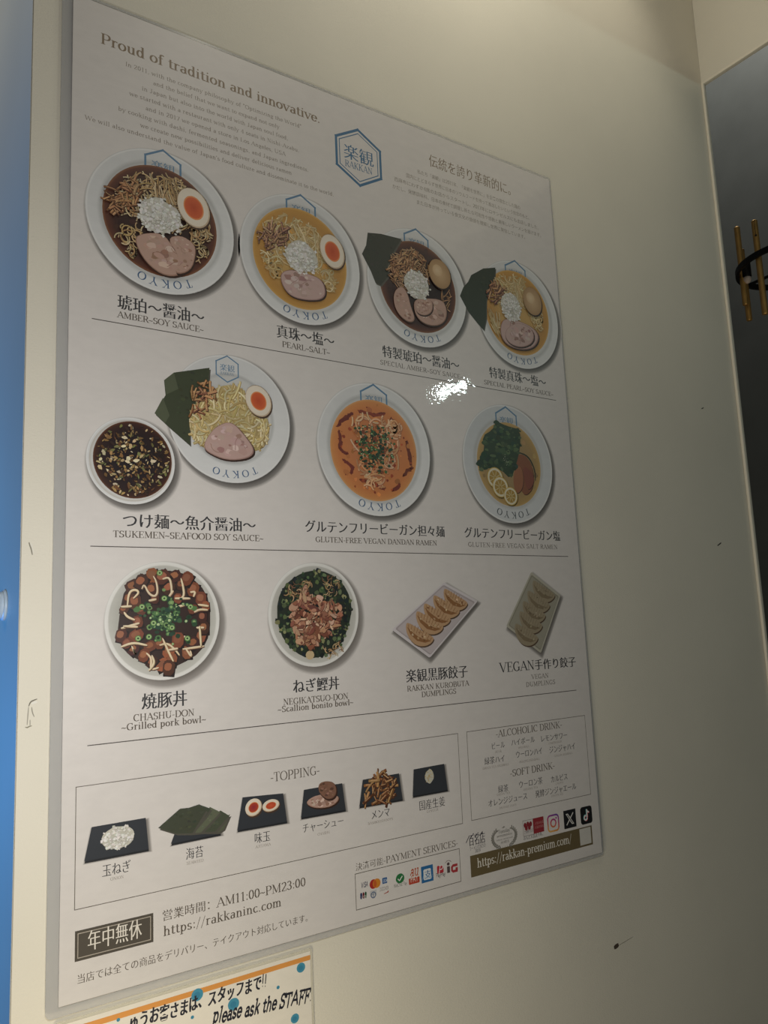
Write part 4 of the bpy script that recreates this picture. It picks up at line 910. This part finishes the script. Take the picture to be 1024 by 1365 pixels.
for i, (t, h) in enumerate((('Tuesday', 4.2), ('awesomeness', 2.8), ('ramen restaurant', 2.0), ('award 21', 2.6), ('*****', 2.4))):
    wd = (17, 22, 24, 12, 14)[i]; k.text(t.upper() if i == 3 else t, c[0] - wd / 2, c[1] - 5.0 + 3.5 * i + (1.5 if i == 4 else 0), wd, h * .85, '#77746c', fine=False)
k.build('award_wreath', poster, label='grey laurel wreath award')
k = Ink(PZ); P = PP(*PC, (472, 802), (538, 788), (545, 888), (478, 902)); k.poly(P, '#dcd6d2'); k.line(P, .5, '#a39b96', True); k.poly(PP(*PC, (538, 786), (607, 770), (613, 868), (545, 886)), '#9a3038')
for (a, b) in ((488, 830), (506, 822), (524, 820), (496, 848), (516, 842)): p = PP(*PC, (a, b))[0]; k.ell(*p, 2.1, 2.6, '#8d2c34')
for i in (0, 1): x, y = PP(*PC, (482, 872 + 13 * i))[0]; k.text('ご当地グルメ', x, y, 13.5, 2.4, '#8d2c34' if not i else '#3a3742', bold=.01); x, y = PP(*PC, (551, 826 + 26 * i))[0]; k.text('人気の名店', x, y, 13.5, 2.6, '#d9a5a0', bold=.01)
x, y = PP(*PC, (478, 926))[0]; k.text('おんど人気店今年。', x, y, at_row(726, y) - x, 3.6, '#3a3742', bold=.015); k.build('award_badge', poster, label='red and white square award badge')
def quad_center(*pts): q = PP(*PC, *pts); return [(sum(p[0] for p in q) / 4, sum(p[1] for p in q) / 4), (q[1][0] - q[0][0] + q[2][0] - q[3][0]) / 2, (q[3][1] - q[0][1] + q[2][1] - q[1][1]) / 2]
(cx, cy), w, h = quad_center((630, 768), (708, 750), (713, 862), (635, 880)); s_ = (w + h) / 4
k = Ink(PZ)
def grad(pts, cx, cy, s_):
    out = []
    for x, y in pts:
        t = max(0, min(1, ((y - cy) / s_ * .8 - (x - cx) / s_ * .25 + 1) / 2)); st = ('#5f55a8', '#a83a8e', '#cf3f5c', '#e08a44', '#e8c070'); f_ = t * 3.999; i = int(f_); a, b = lin(st[i]), lin(st[i + 1]); out.append(tuple(p + (q - p) * (f_ - i) for p, q in zip(a, b)))
    return out
def band(outer, inner): n = len(outer); k.up(); k.add(outer + inner, [(i, (i + 1) % n, n + (i + 1) % n, n + i) for i in range(n)], grad(outer + inner, cx, cy, s_))
band(rounded(cx - s_, cy - s_, cx + s_, cy + s_, s_ * .5), rounded(cx - s_ * .8, cy - s_ * .8, cx + s_ * .8, cy + s_ * .8, s_ * .32)); band(circ_poly(cx, cy, s_ * .52), circ_poly(cx, cy, s_ * .33)); k.up(); k.add(circ_poly(cx + s_ * .52, cy - s_ * .52, s_ * .12), [tuple(range(24))], grad([(cx + s_ * .5, cy - s_ * .5)] * 24, cx, cy, s_)); k.build('social_icon', poster, label='pink and violet camera icon')
(cx, cy), w, h = quad_center((738, 738), (815, 718), (822, 838), (742, 855)); s_ = (w + h) / 4
k = Ink(PZ); k.poly([(cx - s_, cy - s_), (cx + s_, cy - s_), (cx + s_, cy + s_), (cx - s_, cy + s_)], '#1e1f22'); u = s_ * .62
k.rib([(cx + u * .95, cy - u), (cx + .2, cy - .1)], s_ * .13, '#e8e6e0'); k.rib([(cx - .4, cy + .5), (cx - u * .95, cy + u)], s_ * .13, '#e8e6e0')
k.poly([(cx - u * 1.05, cy - u), (cx - u * .45, cy - u), (cx + u * 1.05, cy + u), (cx + u * .45, cy + u)], '#e8e6e0'); k.poly([(cx - u * .76, cy - u * .84), (cx - u * .55, cy - u * .84), (cx + u * .76, cy + u * .84), (cx + u * .55, cy + u * .84)], '#1e1f22'); k.build('social_icon', poster, label='black square icon with a white X')
(cx, cy), w, h = quad_center((847, 712), (920, 698), (925, 815), (852, 828)); s_ = (w + h) / 4
k = Ink(PZ); k.poly(rounded(cx - s_, cy - s_, cx + s_, cy + s_, s_ * .35), '#18191c')
for (dx, dy, c) in ((-.5, -.4, '#69c9d0'), (.5, .4, '#e0405f'), (0, 0, '#eeeeea')):
    u = s_ * .9; ox, oy = cx + dx, cy + dy; k.rib([(ox + .12 * u, oy - .72 * u), (ox + .12 * u, oy + .28 * u)], u * .22, c)
    k.rib([(ox - .16 * u + .28 * u * math.cos(t), oy + .32 * u + .28 * u * math.sin(t)) for t in [R_(-75 - i * 285 / 16) for i in range(17)]], u * .2, c)
    k.rib([(ox + .12 * u + .42 * u * (1 - math.cos(t)), oy - .70 * u + .36 * u * math.sin(t)) for t in [R_(i * 90 / 8) for i in range(9)]], u * .2, c)
k.build('social_icon', poster, label='black rounded icon with a white note')
# payment marks
PD = (460, 1110, 6.4)
k = Ink(PZ); k.ptext('決済可能-PAYMENT SERVICES-', 474, 1160.6, 610.8, 9, INK_M, bold=.014); k.build('heading', poster)
q = PP(*PD, (85, 352), (975, 137), (990, 415), (98, 660)); x0, y0, x1, y1 = (q[0][0] + q[3][0]) / 2, (q[0][1] + q[1][1]) / 2, (q[1][0] + q[2][0]) / 2, (q[2][1] + q[3][1]) / 2
k = Ink(PZ); k.line([(x0, y0), (x1, y0), (x1, y1), (x0, y1)], .6, '#6a6359', True); k.build('border_box', poster)
def bx(k, a, c, r=.8):
    q = PP(*PD, *a); xs = [p[0] for p in q]; ys_ = [p[1] for p in q]; X0, X1, Y0, Y1 = (xs[0] + xs[3]) / 2, (xs[1] + xs[2]) / 2, (ys_[0] + ys_[1]) / 2, (ys_[2] + ys_[3]) / 2
    k.poly(rounded(X0, Y0, X1, Y1, r), c); return X0, Y0, X1, Y1
def tx(k, t, a, xr, h, c, **kw): x, y = PP(*PD, a)[0]; k.text(t, x, y, at_row(460 + xr / 6.4, y) - x, h, c, **kw)
def mark(fn, label): k = Ink(PZ); fn(k); k.build('payment_mark', poster, label=label)
mark(lambda k: tx(k, 'VISA', (137, 472), 195, 4.4, '#232a52', mono=True, shear=.2, wt=1.7), 'dark blue italic card mark')
def f_(k):
    a, b = PP(*PD, (243, 438))[0], PP(*PD, (270, 431))[0]; k.ell(*a, 4.4, 4.2, '#b3322c'); k.ell(*b, 4.4, 4.2, '#d98a2f'); m_ = ((a[0] + b[0]) / 2, (a[1] + b[1]) / 2); k.ell(*m_, 1.7, 3.2, '#c9602c')
mark(f_, 'overlapping red and orange discs')
def f_(k): r = bx(k, [(317, 388), (358, 378), (360, 428), (320, 438)], '#2f5f96', .3); k.text('AM', r[0] + 1, r[1] + 4, 5.4, 2.6, '#cfd9e6', mono=True); k.text('EX', r[0] + 1, r[3] - 1.2, 5.4, 2.6, '#cfd9e6', mono=True)
mark(f_, 'small blue square card mark')
def f_(k):
    r = bx(k, [(128, 514), (185, 503), (187, 557), (130, 570)], '#d9d5d2', .3); w = (r[2] - r[0]) / 3
    for i, c in enumerate(('#2c3f78', '#8d2632', '#2e6a45')): k.poly(rounded(r[0] + w * i + .2, r[1], r[0] + w * (i + 1) - .2, r[3], 1.3), c); k.text('JCB'[i], r[0] + w * i + .6, r[1] + 6.2, 1.9, 3, '#e8e6e2', mono=True)
mark(f_, 'three upright blue, red and green bars')
def f_(k): r = bx(k, [(212, 498), (268, 486), (272, 535), (215, 548)], '#c9c8c8', .3); c = ((r[0] + r[2]) / 2, r[1] + 4); k.ell(*c, 3, 3, '#6c7a92'); k.ell(*c, 2, 2, '#d5d4d2'); k.rib([(c[0], c[1] - 2), (c[0], c[1] + 2)], .7, '#6c7a92'); k.text('Diners Club', r[0] + .6, r[3] - 1.2, r[2] - r[0] - 1.2, 1.6, '#555d70', mono=True, fine=False)
mark(f_, 'pale card mark with a blue ring')
def f_(k): tx(k, 'DISCOVER', (297, 500), 372, 2.9, '#3d3433', mono=True); k.poly(PP(*PD, (330, 520), (372, 500), (370, 508), (340, 522)), '#b0442c'); k.poly(PP(*PD, (345, 520), (372, 490), (371, 505)), '#b0442c')
mark(f_, 'dark card mark with a red sweep')
def f_(k):
    c = PP(*PD, (470, 390))[0]; k.ell(*c, 5.0, 4.4, '#2f7a45'); k.rib([(c[0] - 2.6, c[1]), (c[0] - .8, c[1] + 1.9), (c[0] + 2.8, c[1] - 1.8)], 1.1, '#ecebe4'); tx(k, 'WeChat Pay', (417, 470), 530, 3.0, '#4c5a4c', mono=True)
mark(f_, 'green round mark with a white tick')
def f_(k): tx(k, 'au', (553, 378), 628, 9.5, '#c05a3a', mono=True, shear=.25, wt=1.3); r = bx(k, [(543, 392), (635, 372), (638, 424), (546, 444)], '#bf4a34'); k.text('PAY', r[0] + 1.8, r[3] - 2, r[2] - r[0] - 3.4, 5.6, '#efe6da', mono=True, wt=1.3)
mark(f_, 'orange red wallet mark')
def f_(k):
    r = bx(k, [(647, 293), (750, 268), (755, 408), (655, 433)], '#2c6ca3', .5); cx = (r[0] + r[2]) / 2; k.poly(rounded(cx - 4.6, r[1] + 3, cx + 4.6, r[1] + 13, 1.4), '#e6e9ea'); k.text('支', cx - 3.6, r[1] + 11.2, None, 6.6, '#2c6ca3', bold=.03); k.text('Alipay', cx - 6, r[3] - 3.5, 12, 4, '#b9d2e4', mono=True)
mark(f_, 'tall blue wallet mark')
def f_(k): r = bx(k, [(783, 286), (838, 272), (843, 340), (788, 352)], '#c23440', 1.2); cx, cy = (r[0] + r[2]) / 2, (r[1] + r[3]) / 2; k.text('P', cx - 3.2, cy + 3.4, None, 7, '#efe6e2', mono=True, shear=.25, wt=1.3); tx(k, 'PayPay', (777, 384), 857, 3.6, '#2c2a2c', mono=True, wt=1.3)
mark(f_, 'red wallet square with dark lettering')
def f_(k):
    p = PP(*PD, (885, 342))[0]; k.poly([(p[0] - 1.8, p[1] - 6.2), (p[0] + 1.8, p[1] - 6.2), (p[0] + 1.8, p[1]), (p[0] - 1.8, p[1])], '#5a4a4a'); k.ell(p[0], p[1] - 8.4, 1.8, 1.5, '#5a4a4a'); k.rib([(p[0] + 4.2 * math.cos(t), p[1] - 8 + 3.6 * math.sin(t)) for t in [R_(-150 + 12 * i) for i in range(11)]], .6, '#8a7a78')
    c = PP(*PD, (936, 302))[0]; k.rib([(c[0] + u * .72, c[1] + v_ * .60) for u, v_ in ((5.2, -4.6), (-3, -4.6), (-4.8, -2.6), (-4.8, 2.6), (-3, 4.6), (5.2, 4.6))], 2.5, '#b23a40'); k.poly([(c[0] + 1, c[1] - .4), (c[0] + 4, c[1] - .4), (c[0] + 4, c[1] + 2.4), (c[0] + 1, c[1] + 2.4)], '#b23a40')
mark(f_, 'red transit card mark')

# ---------------------------------------------------------------- the handwritten notice below
note = empty('handwritten_notice', W(107, 1145, 3), 'white handwritten paper notice with orange stripe and blue dots, under the menu poster', 'notice')
NX0, NX1, NY0, NY1 = 2.5, 211.5, 848.6, 1145
v, f = slab([(NX0, NY0), (NX1, NY0), (NX1, NY1), (NX0, NY1)], 2.4, 3.2); mesh_obj('paper', v, f, M_NOTE, note, [lin('#f4eee0')] * 8)
v, f = ring_slab(rounded(NX0 - 5, NY0 - 2.2, NX1 + 2, NY1 + 3, 3), rounded(NX0 + .05, NY0 + .05, NX1 - .05, NY1 - .05, .01), 2.3, 3.0); mesh_obj('laminate_margin', v, f, film_material('notice_laminate', .5, '#f4efdc'), note)
NZ = 2.38
k = Ink(NZ); k.poly([(NX0, 852.2), (NX1, 851.6), (NX1, 855.6), (NX0, 856.4)], '#e8a052'); k.build('orange_stripe', note, M_NOTE)
for (px_, py_, r) in ((403, 1291, 4.2), (264.5, 1327.5, 5), (313, 1340, 5), (372.5, 1317.5, 1.5), (395, 1359, 4), (159, 1361, 1.4), (258, 1357.5, 1.4)):
    c = at(px_, py_); k = Ink(NZ - .01); k.ell(*c, r, r * .95, '#4b98b4'); k.ell(c[0] - .3, c[1] + .2, r * .55, r * .5, '#3f88a8'); k.build('blue_dot', note, M_NOTE)
def hand(t, p0, p1, h, **kw):
    a, b = at(*p0), at(*p1); k = Ink(NZ - .05)
    k.text(t, a[0], a[1], math.hypot(b[0] - a[0], b[1] - a[1]), h, '#2b2c35', rot=math.degrees(math.atan2(b[1] - a[1], b[0] - a[0])), mono=True, **kw); k.build('handwriting', note, M_NOTE)
hand('ゅうお客さまは、スタッフまで!!', (172, 1375), (357, 1316), 9.0, bold=.04, thin=.008, shear=.12, jit=.09, kh=11.5, wt=1.5)
hand('please ask the STAFF.', (284, 1366), (417, 1336), 10.5, shear=.24, jit=.06, wt=1.7)

# ---------------------------------------------------------------- marks in the wall covering
def wall_ink(z=3.9): return Ink(z)
wall = bpy.data.objects['wall_back']
def scuff(name, shapes):
    k = Ink(3.97)
    for c, P, w in shapes: k.rib(smooth([at(*p) for p in P], 1, False), w, c, True)
    o = mesh_obj(name, k.v, k.f, M_NOTE2, wall, k.c)
def plain_print(name):
    m, n, l, b = mat(name); a = n.new('ShaderNodeAttribute'); a.attribute_name = 'ink'; l.new(a.outputs['Color'], b.inputs['Base Color']); b.inputs['Roughness'].default_value = .8
    return m
M_NOTE2 = plain_print('torn_vinyl')
scuff('gouge', [('#e9e5d8', [(42, 723), (44.5, 728), (46, 737)], 1.3), ('#8f8a7c', [(40, 722), (41, 726), (43, 731), (44.5, 739)], 1.0)])
scuff('gouge', [('#efece2', [(44, 939), (46, 937), (51, 936)], 1.6), ('#7d786c', [(39.5, 942), (42, 936), (46, 934), (51, 932)], 1.0), ('#aaa598', [(39.5, 943), (38.5, 955), (37.5, 967)], .8), ('#a09b8e', [(43.5, 943), (44.5, 950), (47, 956)], .8), ('#b5b1a4', [(41.5, 960), (41.5, 968)], .8), ('#98937f', [(35, 970), (38, 970.5), (40, 969), (44, 968)], .9)])
scuff('scuff', [('#4d4136', [(822.5, 1265), (828.5, 1260.5)], 5.0)])
scuff('scratch', [('#6f6757', [(828, 1262), (838, 1256), (848, 1250)], .5)])
scuff('scuff', [('#4a463e', [(938.5, 544), (941.5, 542.5)], 1.6)])
scuff('scuff', [('#4a463e', [(960, 727), (965, 723)], 2.0)])

# ---------------------------------------------------------------- a round knob on the wall's painted end, far left
kc = Vector((XL - .0008, .068, W(0, 536.5)[2]))
knob = empty('round_knob', kc, 'pale blue round knob on the blue wall end at the far left edge', 'knob')
n = 40
def lathe_x(prof):                                   # profile (radius, distance from the wall) turned about the knob's axis
    v = []; f = []
    for r, h in prof: v += [kc + Vector((-h, r * math.cos(2 * PI * i / n), r * math.sin(2 * PI * i / n))) for i in range(n)]
    for q in range(len(prof) - 1): f += [(q * n + i, q * n + (i + 1) % n, (q + 1) * n + (i + 1) % n, (q + 1) * n + i) for i in range(n)]
    return v, f
v, f = lathe_x([(.0128, 0), (.0130, .0012), (.0126, .0022), (.0115, .0026)]); mesh_obj('base_plate', v, f, M_PALE, knob, smooth=True)
v, f = lathe_x([(.0115, .0026), (.0112, .0044), (.0098, .0062), (.0070, .0074), (.0035, .0080), (.0001, .0082)]); mesh_obj('grip', v, f, M_PALE, knob, smooth=True)

# ---------------------------------------------------------------- brass pendant in the dark room beyond the opening
pc = ray(1068, 351, 2.6)
fh = pc - W(*CAMP); fh.z = 0; fh.normalize(); rh = Vector((fh.y, -fh.x, 0))
pend = empty('pendant_lamp', pc, 'brass tube pendant lamp with a black ring hanging in the dark doorway', 'lamp')
def on_ring(r, deg): return pc + rh * r * math.cos(R_(deg)) + fh * r * math.sin(R_(deg))
def ring_mesh(r0, r1, h, z, n=72):
    v, f = [], []
    for r, dz in ((r0, -h / 2), (r1, -h / 2), (r1, h / 2), (r0, h / 2)): v += [pc + Vector((r * math.cos(2 * PI * i / n), r * math.sin(2 * PI * i / n), z + dz)) for i in range(n)]
    for q in range(4): f += [(q * n + i, q * n + (i + 1) % n, ((q + 1) % 4) * n + (i + 1) % n, ((q + 1) % 4) * n + i) for i in range(n)]
    return v, f
v, f = ring_mesh(.159, .168, .015, .002); mesh_obj('ring', v, f, M_BLACK, pend, smooth=False)
T = [(180, .152, -.085), (168, .095, -.122), (-131, .106, -.163), (-60, .11, -.16), (-5, .15, -.13), (50, .08, -.17), (100, .13, -.15)]
for deg, zu, zd in T:
    b_ = on_ring(.150, deg); v, f = tube(b_ + Vector((0, 0, zd)), b_ + Vector((0, 0, zu)), .0080, 24)
    tb = mesh_obj('tube', v, f, M_BRASS, pend, smooth=True)
    tb.modifiers.new('edges', 'EDGE_SPLIT').split_angle = R_(40)
    if deg == -131:
        tov = (W(*CAMP) - b_); tov.z = 0; tov.normalize(); side = tov.cross(Vector((0, 0, 1)))
        p = b_ + tov * .0081; w_ = .0007
        v = [p + side * sx_ * w_ + Vector((0, 0, zz)) + tov * .0002 for zz in (.062, .108) for sx_ in (-1, 1)] + [p - tov * .002 + side * sx_ * w_ + Vector((0, 0, zz)) for zz in (.062, .108) for sx_ in (-1, 1)]
        hv = [p + side * .003 * math.cos(a) + Vector((0, 0, .060 + .003 * math.sin(a))) for a in [2 * PI * i / 16 for i in range(16)]]
        sl = [(0, 1, 3, 2), (4, 6, 7, 5), (0, 4, 5, 1), (2, 3, 7, 6), (0, 2, 6, 4), (1, 5, 7, 3)]
        V2, F2 = merge([(v, sl), (hv + [q_ - tov * .003 for q_ in hv], [tuple(range(16)), tuple(range(31, 15, -1))] + [(i, (i + 1) % 16, 16 + (i + 1) % 16, 16 + i) for i in range(16)])])
        mesh_obj('slot', V2, F2, M_BLACK, tb)
parts = [tube(pc + Vector((0, 0, -.03)), pc + Vector((0, 0, .05)), .02)]
for d_ in (30, 150, 270): parts.append(tube(pc + Vector((0, 0, .004)), on_ring(.160, d_) + Vector((0, 0, .004)), .005, 12))
v, f = merge(parts); mesh_obj('hub', v, f, M_BLACK, pend, smooth=False)
v, f = tube(pc + Vector((0, 0, .05)), Vector((pc.x, pc.y, 4.6)), .004, 12); mesh_obj('rod', v, f, M_BLACK, pend)
bc = ray(996, 370, 2.6); v, f = tube(bc + Vector((0, 0, .0)), bc + Vector((0, 0, .045)), .013, 16); mesh_obj('socket', v, f, M_BLACK, pend)
n, m_ = 20, 10; v = [bc + Vector((.011 * math.sin(PI * j / m_) * math.cos(2 * PI * i / n), .011 * math.sin(PI * j / m_) * math.sin(2 * PI * i / n), -.004 + .014 * math.cos(PI * j / m_))) for j in range(m_ + 1) for i in range(n)]
f = [(j * n + i, j * n + (i + 1) % n, (j + 1) * n + (i + 1) % n, (j + 1) * n + i) for j in range(m_) for i in range(n)]
mesh_obj('bulb', v, f, M_BULB, pend, smooth=True)
